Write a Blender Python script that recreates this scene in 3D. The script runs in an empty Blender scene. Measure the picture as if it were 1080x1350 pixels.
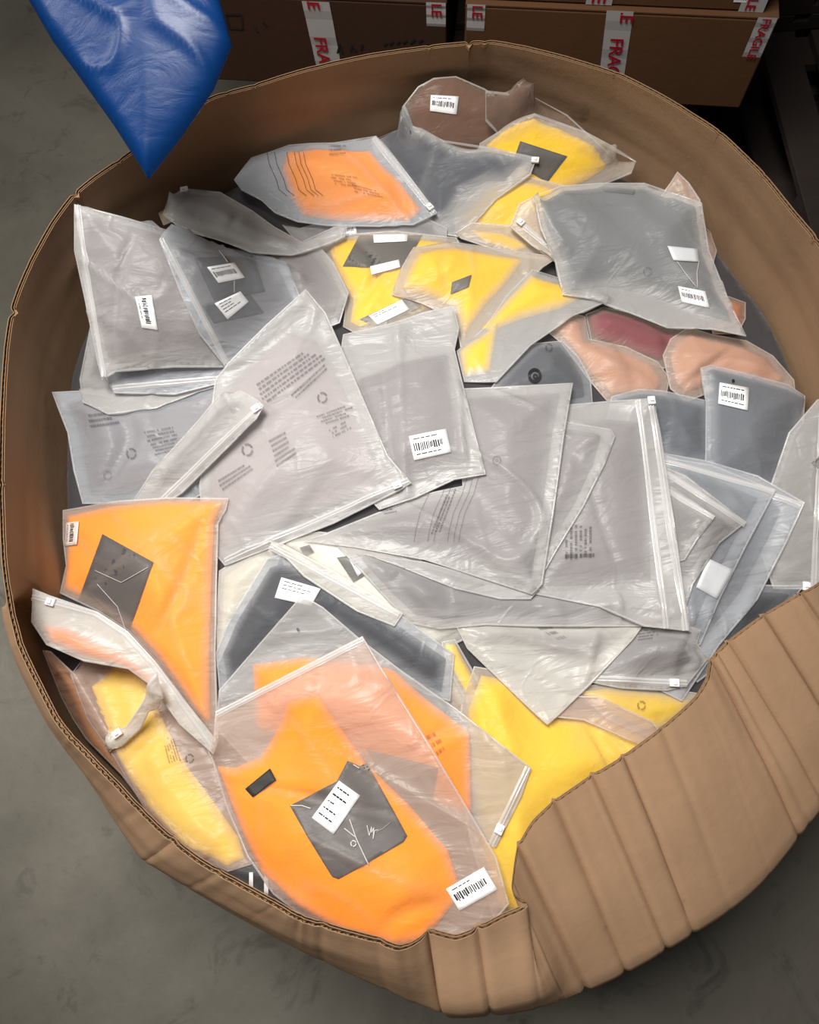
import bpy, bmesh, random, math
import numpy as np
from math import sin, cos, pi, radians, sqrt
from mathutils import Vector, Matrix

SC = bpy.context.scene
COL = SC.collection
random.seed(7)

# ------------------------------------------------------------------ camera
TILT, ROLL, FPX = radians(19), radians(-7.5), 1000.0
CAM = np.array([0.0, 0.0, 2.0])
_rx = np.array([[1,0,0],[0,cos(TILT),-sin(TILT)],[0,sin(TILT),cos(TILT)]])
_rz = np.array([[cos(ROLL),-sin(ROLL),0],[sin(ROLL),cos(ROLL),0],[0,0,1]])
CM = _rx @ _rz
cd = bpy.data.cameras.new('camera'); cam = bpy.data.objects.new('camera', cd); COL.objects.link(cam)
mm = Matrix.Identity(4)
for i in range(3):
    for j in range(3): mm[i][j] = CM[i, j]
    mm[i][3] = CAM[i]
cam.matrix_world = mm
cd.sensor_fit = 'HORIZONTAL'; cd.sensor_width = 36.0; cd.lens = FPX*36/1080; cd.clip_start = .02
SC.camera = cam

# ------------------------------------------------------------------ light
w = bpy.data.worlds.new('world'); SC.world = w; w.use_nodes = True
w.node_tree.nodes['Background'].inputs[0].default_value = (.95, .97, 1.0, 1)
w.node_tree.nodes['Background'].inputs[1].default_value = .035
def area(name, loc, target, size, power, col, spread=180):
    ld = bpy.data.lights.new(name, 'AREA'); ld.shape = 'RECTANGLE'; ld.size, ld.size_y = size
    ld.energy = power; ld.color = col; ld.spread = radians(spread)
    o = bpy.data.objects.new(name, ld); COL.objects.link(o); o.location = loc
    o.rotation_euler = (Vector(target)-Vector(loc)).to_track_quat('-Z', 'Y').to_euler()
    return o
area('ceiling_or_fill_lamp', (-.28, .80, 3.05), (.0, .15, .8), (.7, 1.1), 33.5, (1.0, .97, .93), 132)
area('ceiling_or_fill_lamp', (-2.5, 1.3, 3.3), (-.8, .5, .0), (.5, 1.6), 17, (1.0, .95, .87), 125)  # added fill light, lifts the left floor and the right inner wall
SC.view_settings.view_transform = 'Standard'; SC.view_settings.look = 'None'
SC.view_settings.gamma = 1; SC.view_settings.use_curve_mapping = False
SC.view_settings.exposure = 0.42
try:
    SC.cycles.transparent_max_bounces = 32; SC.cycles.max_bounces = 8
except Exception: pass

# ------------------------------------------------------------------ helpers
def ray(px, py): return CM @ np.array([(px-540)/FPX, -(py-675)/FPX, -1.0])
def PZ(px, py, z):
    d = ray(px, py); return CAM + d*((z-CAM[2])/d[2])
def PYp(px, py, y):
    d = ray(px, py); return CAM + d*(y/d[1])
def lin(c):
    return tuple(((v/255)/12.92 if v/255 <= .04045 else ((v/255+.055)/1.055)**2.4) for v in c)
def tag(o, label=None, cat=None, group=None, kind=None):
    if label: o['label'] = label
    if cat: o['category'] = cat
    if group: o['group'] = group
    if kind: o['kind'] = kind
    return o
def mesh_obj(name, verts, faces, mat, parent=None, smooth=True, attr=None):
    me = bpy.data.meshes.new(name)
    me.from_pydata([tuple(map(float, v)) for v in verts], [], [tuple(map(int, f)) for f in faces])
    if mat: me.materials.append(mat)
    if smooth: me.polygons.foreach_set('use_smooth', [True]*len(me.polygons))
    if attr:
        for k, v in attr.items():
            a = me.attributes.new(k, 'FLOAT', 'POINT'); a.data.foreach_set('value', np.asarray(v, dtype=np.float32))
    me.update()
    o = bpy.data.objects.new(name, me); COL.objects.link(o)
    if parent: o.parent = parent
    return o
def empty(name, loc=(0,0,0)):
    o = bpy.data.objects.new(name, None); COL.objects.link(o); o.location = loc; o.empty_display_size = .05
    return o
class MB:
    def __init__(s): s.v = []; s.f = []
    def quad(s, a, b, c, d):
        n = len(s.v); s.v += [a, b, c, d]; s.f.append((n, n+1, n+2, n+3))
    def box(s, o, ax, ay, az, bev=0):
        """box from corner o with edge vectors"""
        o, ax, ay, az = map(np.array, (o, ax, ay, az)); n = len(s.v)
        for k in (0, 1):
            for q in ((0,0),(1,0),(1,1),(0,1)): s.v.append(o+ax*q[0]+ay*q[1]+az*k)
        s.f += [(n+3,n+2,n+1,n),(n+4,n+5,n+6,n+7),(n,n+1,n+5,n+4),(n+1,n+2,n+6,n+5),(n+2,n+3,n+7,n+6),(n+3,n,n+4,n+7)]
    def obj(s, name, mat, parent=None, smooth=False): return mesh_obj(name, s.v, s.f, mat, parent, smooth)
def bevel(o, wd, seg=2):
    m = o.modifiers.new('bevel', 'BEVEL'); m.width = wd; m.segments = seg; m.limit_method = 'ANGLE'
    return o

# ------------------------------------------------------------------ materials
def newmat(name):
    m = bpy.data.materials.new(name); m.use_nodes = True
    nt = m.node_tree; b = nt.nodes['Principled BSDF']; return m, nt, b
def N(nt, t, **k):
    n = nt.nodes.new(t)
    for a, v in k.items():
        if a.startswith('i_'):
            key = a[2:]; n.inputs[int(key) if key.isdigit() else key].default_value = v
        else: setattr(n, a, v)
    return n
def simple(name, col, rough=.6, spec=.4, bump=0, bscale=200, var=0, vscale=8):
    m, nt, b = newmat(name); L = nt.links.new
    b.inputs['Base Color'].default_value = (*col, 1); b.inputs['Roughness'].default_value = rough
    b.inputs['Specular IOR Level'].default_value = spec
    tc = N(nt, 'ShaderNodeTexCoord')
    if bump:
        n = N(nt, 'ShaderNodeTexNoise', i_Scale=bscale, i_Detail=4.0); L(tc.outputs['Object'], n.inputs['Vector'])
        bp = N(nt, 'ShaderNodeBump', i_Strength=bump, i_Distance=.002); L(n.outputs['Fac'], bp.inputs['Height']); L(bp.outputs[0], b.inputs['Normal'])
    if var:
        n2 = N(nt, 'ShaderNodeTexNoise', i_Scale=vscale, i_Detail=4.0); L(tc.outputs['Object'], n2.inputs['Vector'])
        mx = N(nt, 'ShaderNodeMix', data_type='RGBA'); L(n2.outputs['Fac'], mx.inputs[0])
        mx.inputs[6].default_value = (*[c*(1-var) for c in col], 1); mx.inputs[7].default_value = (*[min(1, c*(1+var)) for c in col], 1)
        L(mx.outputs[2], b.inputs['Base Color'])
    return m
_fab = {}
def fabric(rgb):
    if rgb in _fab: return _fab[rgb]
    m, nt, b = newmat('fabric'); L = nt.links.new; col = lin(rgb)
    b.inputs['Roughness'].default_value = .85; b.inputs['Specular IOR Level'].default_value = .15
    b.inputs['Sheen Weight'].default_value = .15
    tc = N(nt, 'ShaderNodeTexCoord')
    n = N(nt, 'ShaderNodeTexNoise', i_Scale=9.0, i_Detail=5.0, i_Distortion=.6); L(tc.outputs['Object'], n.inputs['Vector'])
    mx = N(nt, 'ShaderNodeMix', data_type='RGBA'); L(n.outputs['Fac'], mx.inputs[0])
    mx.inputs[6].default_value = (*[c*.93 for c in col], 1); mx.inputs[7].default_value = (*[min(1, c*1.06) for c in col], 1)
    L(mx.outputs[2], b.inputs['Base Color'])
    n2 = N(nt, 'ShaderNodeTexNoise', i_Scale=900.0, i_Detail=2.0); L(tc.outputs['Object'], n2.inputs['Vector'])
    n3 = N(nt, 'ShaderNodeTexNoise', i_Scale=22.0, i_Detail=3.0, i_Distortion=1.2); L(tc.outputs['Object'], n3.inputs['Vector'])
    b1 = N(nt, 'ShaderNodeBump', i_Strength=.35, i_Distance=.006); L(n3.outputs['Fac'], b1.inputs['Height'])
    b2 = N(nt, 'ShaderNodeBump', i_Strength=.3, i_Distance=.0008); L(n2.outputs['Fac'], b2.inputs['Height']); L(b1.outputs[0], b2.inputs['Normal'])
    L(b2.outputs[0], b.inputs['Normal'])
    _fab[rgb] = m; return m
_film = {}
def filmmat(tint):
    if tint in _film: return _film[tint]
    m, nt, b = newmat('frosted_film'); L = nt.links.new; col = lin(tint)
    b.inputs['Base Color'].default_value = (*col, 1); b.inputs['Roughness'].default_value = .30
    b.inputs['Specular IOR Level'].default_value = .5
    tc = N(nt, 'ShaderNodeTexCoord')
    n = N(nt, 'ShaderNodeTexNoise', i_Scale=8.0, i_Detail=4.0, i_Distortion=1.0, i_Roughness=.5); mpf = N(nt, 'ShaderNodeMapping'); mpf.inputs['Rotation'].default_value = (0, 0, .9); mpf.inputs['Scale'].default_value = (1, 2.8, 1); L(tc.outputs['Object'], mpf.inputs[0]); L(mpf.outputs[0], n.inputs['Vector'])
    v = N(nt, 'ShaderNodeTexVoronoi', feature='DISTANCE_TO_EDGE', i_Scale=6.0)
    nw = N(nt, 'ShaderNodeTexNoise', i_Scale=7.0, i_Detail=2.0); L(tc.outputs['Object'], nw.inputs['Vector'])
    va = N(nt, 'ShaderNodeMix', data_type='VECTOR', i_0=.35); L(tc.outputs['Object'], va.inputs[4]); L(nw.outputs['Color'], va.inputs[5]); L(va.outputs[1], v.inputs['Vector'])
    mr = N(nt, 'ShaderNodeMapRange', i_1=0.0, i_2=.05, i_3=1.0, i_4=0.0); L(v.outputs['Distance'], mr.inputs[0])
    b1 = N(nt, 'ShaderNodeBump', i_Strength=.6, i_Distance=.014); L(n.outputs['Fac'], b1.inputs['Height'])
    b2 = N(nt, 'ShaderNodeBump', i_Strength=.16, i_Distance=.004); L(mr.outputs[0], b2.inputs['Height']); L(b1.outputs[0], b2.inputs['Normal'])
    L(b2.outputs[0], b.inputs['Normal'])
    tl = N(nt, 'ShaderNodeBsdfTranslucent'); tl.inputs[0].default_value = (*col, 1); L(b2.outputs[0], tl.inputs['Normal'])
    ms = N(nt, 'ShaderNodeMixShader', i_0=.28); L(b.outputs[0], ms.inputs[1]); L(tl.outputs[0], ms.inputs[2])
    tr = N(nt, 'ShaderNodeBsdfTransparent'); tr.inputs[0].default_value = (1, 1, 1, 1)
    at = N(nt, 'ShaderNodeAttribute', attribute_name='haze')
    m2 = N(nt, 'ShaderNodeMixShader'); L(at.outputs['Fac'], m2.inputs[0]); L(tr.outputs[0], m2.inputs[1]); L(ms.outputs[0], m2.inputs[2])
    L(m2.outputs[0], nt.nodes['Material Output'].inputs[0])
    _film[tint] = m; return m
def alphamat(name, col, alpha, rough=.3, spec=.6):
    m, nt, b = newmat(name); L = nt.links.new
    b.inputs['Base Color'].default_value = (*col, 1); b.inputs['Roughness'].default_value = rough; b.inputs['Specular IOR Level'].default_value = spec
    tr = N(nt, 'ShaderNodeBsdfTransparent'); m2 = N(nt, 'ShaderNodeMixShader', i_0=alpha)
    L(tr.outputs[0], m2.inputs[1]); L(b.outputs[0], m2.inputs[2]); L(m2.outputs[0], nt.nodes['Material Output'].inputs[0])
    return m
def cardboard(name, rgb, sc=1.0):
    m, nt, b = newmat(name); L = nt.links.new; col = lin(rgb)
    b.inputs['Roughness'].default_value = .8; b.inputs['Specular IOR Level'].default_value = .2
    tc = N(nt, 'ShaderNodeTexCoord')
    mp = N(nt, 'ShaderNodeMapping'); mp.inputs['Scale'].default_value = (5*sc, 5*sc, 1.2*sc); L(tc.outputs['Object'], mp.inputs[0])
    n = N(nt, 'ShaderNodeTexNoise', i_Scale=1.5, i_Detail=7.0, i_Roughness=.6); L(mp.outputs[0], n.inputs['Vector'])
    mx = N(nt, 'ShaderNodeMix', data_type='RGBA'); L(n.outputs['Fac'], mx.inputs[0])
    mx.inputs[6].default_value = (*[c*.80 for c in col], 1); mx.inputs[7].default_value = (*[min(1, c*1.17) for c in col], 1)
    n2 = N(nt, 'ShaderNodeTexNoise', i_Scale=60.0, i_Detail=4.0); L(tc.outputs['Object'], n2.inputs['Vector'])
    n4 = N(nt, 'ShaderNodeTexNoise', i_Scale=17.0, i_Detail=3.0, i_Distortion=.4); L(tc.outputs['Object'], n4.inputs['Vector'])
    st = N(nt, 'ShaderNodeMapRange', i_1=.72, i_2=.80, i_3=0.0, i_4=.55); L(n4.outputs['Fac'], st.inputs[0])
    m3 = N(nt, 'ShaderNodeMix', data_type='RGBA'); L(st.outputs[0], m3.inputs[0]); L(mx.outputs[2], m3.inputs[6]); m3.inputs[7].default_value = (*[c*.35 for c in col], 1)
    L(m3.outputs[2], b.inputs['Base Color'])
    b1 = N(nt, 'ShaderNodeBump', i_Strength=.25, i_Distance=.002); L(n2.outputs['Fac'], b1.inputs['Height']); L(b1.outputs[0], b.inputs['Normal'])
    return m
def concrete():
    m, nt, b = newmat('concrete'); L = nt.links.new
    b.inputs['Specular IOR Level'].default_value = .35
    tc = N(nt, 'ShaderNodeTexCoord')
    n = N(nt, 'ShaderNodeTexNoise', i_Scale=1.1, i_Detail=8.0, i_Roughness=.62, i_Distortion=.7); L(tc.outputs['Object'], n.inputs['Vector'])
    r = N(nt, 'ShaderNodeValToRGB'); e = r.color_ramp.elements
    e[0].position = .32; e[0].color = (.112, .104, .084, 1); e[1].position = .72; e[1].color = (.225, .208, .172, 1)
    L(n.outputs['Fac'], r.inputs[0])
    n2 = N(nt, 'ShaderNodeTexNoise', i_Scale=7.5, i_Detail=6.0, i_Roughness=.7, i_Distortion=.9); L(tc.outputs['Object'], n2.inputs['Vector'])
    s2 = N(nt, 'ShaderNodeMapRange', i_1=.56, i_2=.70, i_3=0.0, i_4=.55); L(n2.outputs['Fac'], s2.inputs[0])
    m1 = N(nt, 'ShaderNodeMix', data_type='RGBA'); L(s2.outputs[0], m1.inputs[0]); L(r.outputs[0], m1.inputs[6]); m1.inputs[7].default_value = (.055, .052, .045, 1)
    v = N(nt, 'ShaderNodeTexVoronoi', i_Scale=2.3); L(tc.outputs['Object'], v.inputs['Vector'])
    s3 = N(nt, 'ShaderNodeMapRange', i_1=.018, i_2=.030, i_3=.8, i_4=0.0); L(v.outputs['Distance'], s3.inputs[0])
    m2 = N(nt, 'ShaderNodeMix', data_type='RGBA'); L(s3.outputs[0], m2.inputs[0]); L(m1.outputs[2], m2.inputs[6]); m2.inputs[7].default_value = (.33, .33, .28, 1)
    L(m2.outputs[2], b.inputs['Base Color'])
    rr = N(nt, 'ShaderNodeMapRange', i_1=.3, i_2=.7, i_3=.35, i_4=.7); L(n2.outputs['Fac'], rr.inputs[0]); L(rr.outputs[0], b.inputs['Roughness'])
    n3 = N(nt, 'ShaderNodeTexNoise', i_Scale=45.0, i_Detail=6.0); L(tc.outputs['Object'], n3.inputs['Vector'])
    b1 = N(nt, 'ShaderNodeBump', i_Strength=.2, i_Distance=.004); L(n3.outputs['Fac'], b1.inputs['Height']); L(b1.outputs[0], b.inputs['Normal'])
    return m
def wood(name, rgb):
    m, nt, b = newmat(name); L = nt.links.new; col = lin(rgb)
    b.inputs['Roughness'].default_value = .8
    tc = N(nt, 'ShaderNodeTexCoord'); mp = N(nt, 'ShaderNodeMapping'); mp.inputs['Scale'].default_value = (3, 22, 22); L(tc.outputs['Object'], mp.inputs[0])
    n = N(nt, 'ShaderNodeTexNoise', i_Scale=1.5, i_Detail=6.0, i_Distortion=.8); L(mp.outputs[0], n.inputs['Vector'])
    mx = N(nt, 'ShaderNodeMix', data_type='RGBA'); L(n.outputs['Fac'], mx.inputs[0])
    mx.inputs[6].default_value = (*[c*.55 for c in col], 1); mx.inputs[7].default_value = (*[c*1.3 for c in col], 1)
    L(mx.outputs[2], b.inputs['Base Color']); return m
M_OUT = cardboard('bin_cardboard', (172, 138, 108)); M_IN = cardboard('bin_cardboard_inside', (156, 126, 98))
M_EDGE = cardboard('bin_cardboard_edge', (150, 118, 88), 3); M_FLUTE = cardboard('fluting_paper', (96, 72, 52), 4)
M_CARTON = cardboard('carton_cardboard', (90, 61, 39)); M_CARTON2 = cardboard('carton_cardboard_dark', (62, 41, 29))
M_STK = simple('sticker_paper', (.86, .87, .88), .45, .4); M_STKP = simple('sticker_paper_pinkish', (.80, .70, .64), .45)
M_INK = simple('black_ink', (.012, .012, .014), .6); M_CARD = simple('charcoal_card', lin((74, 74, 76)), .5, .4, var=.06)
M_THREAD = simple('tag_thread', (.62, .60, .58), .5); M_WHITEP = simple('white_plastic', (.82, .82, .83), .3, .5)
M_ZIP = alphamat('zip_strip', (.80, .79, .78), .50, .18, .9); M_SEAM = alphamat('weld_seam', (.85, .84, .83), .28, .2, .8)
M_PRINT = alphamat('film_print', (.05, .04, .05), .38, .7, .1); M_PRINT2 = alphamat('film_print_faint', (.06, .05, .06), .20, .7, .1)
M_TAPE = simple('packing_tape', (.42, .40, .39), .22, .6); M_RED = simple('red_ink', (.36, .008, .022), .4)
M_LABELG = alphamat('frosted_label', (.80, .82, .85), .8, .4)
M_NECK = simple('neck_label', (.03, .03, .028), .6)
# ------------------------------------------------------------------ floor
gm = MB(); gm.quad((-7,-5,0), (7,-5,0), (7,9,0), (-7,9,0))
tag(gm.obj('floor', concrete()), kind='structure')

# ------------------------------------------------------------------ the cardboard bin
# (rim x, rim y, rim z, shoulder x, shoulder y, shoulder z); None = wall stays upright
V = None
COLS = [
 (618,54,.95,V),(560,60,.95,V),(480,72,.95,V),(400,90,.95,V),(330,112,.95,V),(278,127,.95,V),(225,158,.95,V),(170,200,.95,V),(126,230,.95,V),
 (94,256,.95,V),(66,294,.95,V),(38,345,.95,V),(16,398,.95,V),(6,450,.95,V),(0,540,.95,V),(-2,640,.95,V),(2,740,.95,V),(10,800,.95,(8,801,0.800)),
 (22,850,.95,(18,856,0.800)),(37,883,.95,(34,896,0.790)),(67,943,.95,(64,950,0.780)),(87,972,.95,(84,980,0.770)),(148,1035,.945,(128,1046,0.820)),(180,1068,.94,(152,1085,0.820)),
 (222,1109,.94,(187,1135,0.820)),(250,1131,.94,(200,1142,0.820)),(278,1150,.94,(237,1165,0.820)),(355,1192,.94,(307,1206,0.820)),(400,1217,.94,(402,1257,0.820)),
 (485,1241,.94,(494,1300,0.820)),(528,1254,.935,(545,1323,0.815)),(550,1244,.93,(567,1332,0.810)),(566,1233,.93,(589,1342,0.810)),(600,1240,.93,(612,1343,0.810)),(622,1233,.93,(640,1341,0.810)),
 (660,1214,.93,(675,1338,0.810)),(696,1196,.93,(706,1333,0.805)),(686,1190,.93,(724,1328,0.800)),(677,1180,.93,(740,1323,0.795)),(679,1152,.93,(756,1319,0.790)),(684,1124,.93,(770,1314,0.790)),
 (704,1087,.93,(800,1302,0.785)),(733,1060,.93,(828,1289,0.780)),(778,1029,.93,(876,1262,0.780)),(822,1002,.93,(915,1237,0.780)),(875,962,.93,(965,1208,0.780)),
 (920,922,.93,(1010,1170,0.780)),(935,898,.93,(1034,1141,0.780)),(942,871,.93,(1058,1107,0.780)),(964,847,.935,(1092,1066,0.790)),(1009,813,.94,(1128,1020,0.800)),
 (1053,787,.945,(1162,965,0.820)),(1080,773,.945,(1185,910,0.780)),(1112,745,.95,(1195,850,0.800)),(1140,690,.95,(1195,770,0.820)),(1160,620,.95,V),(1160,540,.95,V),(1146,460,.95,V),
 (1118,388,.95,V),(1082,318,.95,V),(1044,272,.95,V),(1010,230,.95,V),(978,198,.95,V),(951,173,.95,V),(889,133,.95,V),(822,98,.95,V),(755,76,.95,V),(700,62,.95,V),(649,53,.95,V)]
CEN = np.array([.05, .56])
rimw, bendw, flap = [], [], []
for c in COLS:
    r = PZ(*c[:3]); rimw.append(r)
    if c[3] is None:
        dxy = r[:2]-CEN; dxy /= np.linalg.norm(dxy)
        bendw.append(np.array([r[0]+dxy[0]*.022, r[1]+dxy[1]*.022, .80])); flap.append(0)
    else:
        bendw.append(PZ(*c[3])); flap.append(1)
rimw, bendw = np.array(rimw), np.array(bendw)
def closed_interp(P, per):
    """dense closed curve, gentle Catmull-Rom, 'per' samples per metre; returns samples and control parameter"""
    n = len(P); out = []; u = []
    for i in range(n):
        p0, p1, p2, p3 = P[i-1], P[i], P[(i+1) % n], P[(i+2) % n]
        out.append((p0, p1, p2, p3)); u.append(i)
    return out
def sample(P, i, t, tens=.35):
    n = len(P); p0, p1, p2, p3 = P[i-1], P[i], P[(i+1) % n], P[(i+2) % n]
    L = np.linalg.norm(p2-p1)
    m1 = (p2-p0); m1 = m1/(np.linalg.norm(m1)+1e-9)*L*tens*2; m2 = (p3-p1); m2 = m2/(np.linalg.norm(m2)+1e-9)*L*tens*2
    t2, t3 = t*t, t*t*t
    return (2*t3-3*t2+1)*p1+(t3-2*t2+t)*m1+(-2*t3+3*t2)*p2+(t3-t2)*m2
nC = len(COLS); rim, bend, cpar = [], [], []
for i in range(nC):
    L = max(np.linalg.norm(bendw[(i+1) % nC]-bendw[i]), np.linalg.norm(rimw[(i+1) % nC]-rimw[i]))
    k = max(2, int(L/.0045))
    for q in range(k):
        t = q/k; rim.append(sample(rimw, i, t)); bend.append(sample(bendw, i, t)); cpar.append(i+t)
rim, bend, cpar = map(np.array, (rim, bend, cpar)); NC = len(rim)
rs = np.random.RandomState(3)
# slightly torn, uneven cut edge along the front
jag = np.zeros(NC); ph = rs.rand(8)*6.28
for k in range(8): jag += np.sin(np.arange(NC)*(.11+.17*k)+ph[k])/(k+2)
frontness = np.clip((cpar-17)/5, 0, 1)*np.clip((54-cpar)/4, 0, 1)
rim[:, 2] += jag*.0016*(.25+frontness)
def _sm(A, k):
    B = A.copy()
    for s in range(1, k+1): B = B+np.roll(A, s, 0)+np.roll(A, -s, 0)
    return B/(2*k+1)
bs2 = _sm(_sm(bend, 9), 9); wsm = (np.clip((cpar-37)/2, 0, 1)*np.clip((56-cpar)/2, 0, 1))[:, None]; bend = bend*(1-wsm)+bs2*wsm
# outward horizontal normal from shoulder path
def outn(Pt):
    tg = np.roll(Pt, -3, 0)-np.roll(Pt, 3, 0); n = np.stack([tg[:, 1], -tg[:, 0]], 1)
    n /= np.linalg.norm(n, axis=1)[:, None]+1e-9
    s = np.sign((n*(Pt[:, :2]-CEN)).sum(1)); s[s == 0] = 1
    return n*s[:, None]
nb = outn(bend)
# vertical score lines (parameter on the columns, depth in metres, width in samples)
SCORES = [(40.15,.007,2.2),(41.7,.0015,2),(42.0,.006,2.0),(42.9,.0025,2.2),(43.15,.006,2.0),(44.05,.0045,2.4),(45.0,.002,2),(46.3,.0015,2),(48.0,.005,2.0),(48.35,.004,2),(49.0,.005,2.0),
          (50.1,.0055,2.0),(51.3,.006,2.2),(52.6,.004,2.2),(31.9,.006,1.6),(32.2,.002,1.8),(34.2,.005,1.8),(36.3,.003,2.2),(38.2,.004,2),(29.3,.003,3),(28.3,.003,3),(30.2,.0015,2),(26.1,.002,2),(24.2,.004,3),
          (0.0,.007,2.0),(.9,.0035,2.5),(68.3,.004,2.5),(3.9,.003,2.5),(4.6,.002,2),(8.9,.006,2.2),(7.4,.003,2.4),(12.3,.005,2.4),(15.0,.003,2.4),(65.2,.002,2.4),(63.0,.0025,2.4),(61.0,.002,2),(59.1,.003,2.4),(57.0,.003,2.4)]
groove = np.zeros(NC)
for c, dpt, wd in SCORES:
    dpt *= (1.25 if dpt >= .0045 else .6); wd *= .45
    i0 = int(np.argmin(np.abs(cpar-c))); dd = (np.arange(NC)-i0+NC//2) % NC-NC//2
    groove = np.maximum(groove, dpt*np.exp(-(dd/wd)**2))
TH = .0085
levels = []      # outer surface rows from rim downwards
for i in range(NC):
    r, b = rim[i], bend[i]; n = np.array([nb[i, 0], nb[i, 1], 0.0]); row = []
    up = r-b; Lr = np.linalg.norm(up); up = up/Lr
    side = np.cross(up, np.array([-n[1], n[0], 0])); side /= np.linalg.norm(side)
    if side @ n < 0 and side[2] < 0: side = -side
    if side @ n < -.2: side = -side
    row.append((r, up, side, Lr)); levels.append(row)
UPV = np.array([l[0][1] for l in levels]); SIDE = np.array([l[0][2] for l in levels])
def smooth_cyc(A, k):
    B = A.copy()
    for s in range(1, k+1): B = B+np.roll(A, s, 0)+np.roll(A, -s, 0)
    return B/(2*k+1)
SIDE = smooth_cyc(SIDE, 8); SIDE /= np.linalg.norm(SIDE, axis=1)[:, None]
crump = np.zeros((NC, 12))
for a in range(5):
    crump += (rs.rand()*.6+.4)*np.sin(np.arange(NC)[:, None]*.021*(a+1)+rs.rand()*6+np.arange(12)[None]*(.35*a+.3))
crump *= .0009
def outer(i, s):
    """outer surface point; s 0..1 rim to shoulder, 1..2 shoulder to floor"""
    r, b = rim[i], bend[i]; f = 1.0
    if s <= 1:
        # slight rounding into the shoulder
        p = r+(b-r)*s; k = int(min(11, s*11)); bul = sin(pi*s)*(.006 if COLS[int(cpar[i]) % nC][3] else .002)
        if 31.9 < cpar[i] < 39.5: bul += .020*max(0, 1-abs(s-.66)/(.34 if s > .66 else .5))*min(1, (cpar[i]-31.9)/.15, (39.5-cpar[i])/1.2)
        p = p+SIDE[i]*(bul+crump[i, k]*sin(pi*s)*1.0-groove[i]*(1-.25*s))
    else:
        t = s-1; base = np.array([CEN[0]+(b[0]-CEN[0])*.985, CEN[1]+(b[1]-CEN[1])*.985, .012])
        p = b+(base-b)*t; p = p-np.array([nb[i, 0], nb[i, 1], 0])*groove[i]*.6
    return p
SR = [0, .012, .08, .18, .3, .42, .55, .68, .8, .9, .96, 1.0, 1.03, 1.08, 1.2, 1.4, 1.6, 1.8, 2.0]
OUT = np.array([[outer(i, s) for s in SR] for i in range(NC)])
# soften the shoulder
OUT[:, 11] = OUT[:, 11]*.4+(OUT[:, 10]+OUT[:, 12])*.3
def nrm_at(i, s):
    if s < .9: return SIDE[i]
    f = min(1, (s-.9)/.15); n = SIDE[i]*(1-f)+np.array([nb[i, 0], nb[i, 1], 0])*f
    return n/np.linalg.norm(n)
INN = np.array([[OUT[i, k]-nrm_at(i, SR[k])*(TH+groove[i]*-.9) for k in range(len(SR))] for i in range(NC)])
PROF = [(0, 0), (.0011, 0), (.0011, -.007), (.0046, -.007), (.0046, 0), (.0056, 0), (.0056, -.007), (.0076, -.007), (.0076, 0), (TH, 0)]
# ring used to keep the contents inside the walls
def ring_at(z):
    out = np.zeros((0, 2)); pts = []
    for i in range(0, NC, 4):
        zs = INN[i, :, 2]; k = np.searchsorted(-zs, -z)
        if k <= 0: p = INN[i, 0]
        elif k >= len(zs): p = INN[i, -1]
        else:
            t = (zs[k-1]-z)/(zs[k-1]-zs[k]+1e-9); p = INN[i, k-1]*(1-t)+INN[i, k]*t
        pts.append(p[:2])
    return np.array(pts)
RZ = np.arange(.5, 1.0, .02); RINGS = []
AN = np.linspace(-pi, pi, 361)
for z in RZ:
    p = ring_at(z)-CEN; a = np.arctan2(p[:, 1], p[:, 0]); r = np.hypot(p[:, 0], p[:, 1]); o = np.argsort(a)
    RINGS.append(np.interp(AN, a[o], r[o], period=2*pi))
RINGS = np.array(RINGS)
def wall_radius(x, y, z):
    a = np.arctan2(y-CEN[1], x-CEN[0]); k = int(np.clip(round((z-RZ[0])/.02), 0, len(RZ)-1))
    return np.interp(a, AN, RINGS[k])
def clip_in(x, y, z, m=.012):
    d = np.array([x, y])-CEN; r = np.hypot(*d); R = float(wall_radius(x, y, z))-m
    if r > R: d *= R/r
    return CEN[0]+d[0], CEN[1]+d[1]

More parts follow.
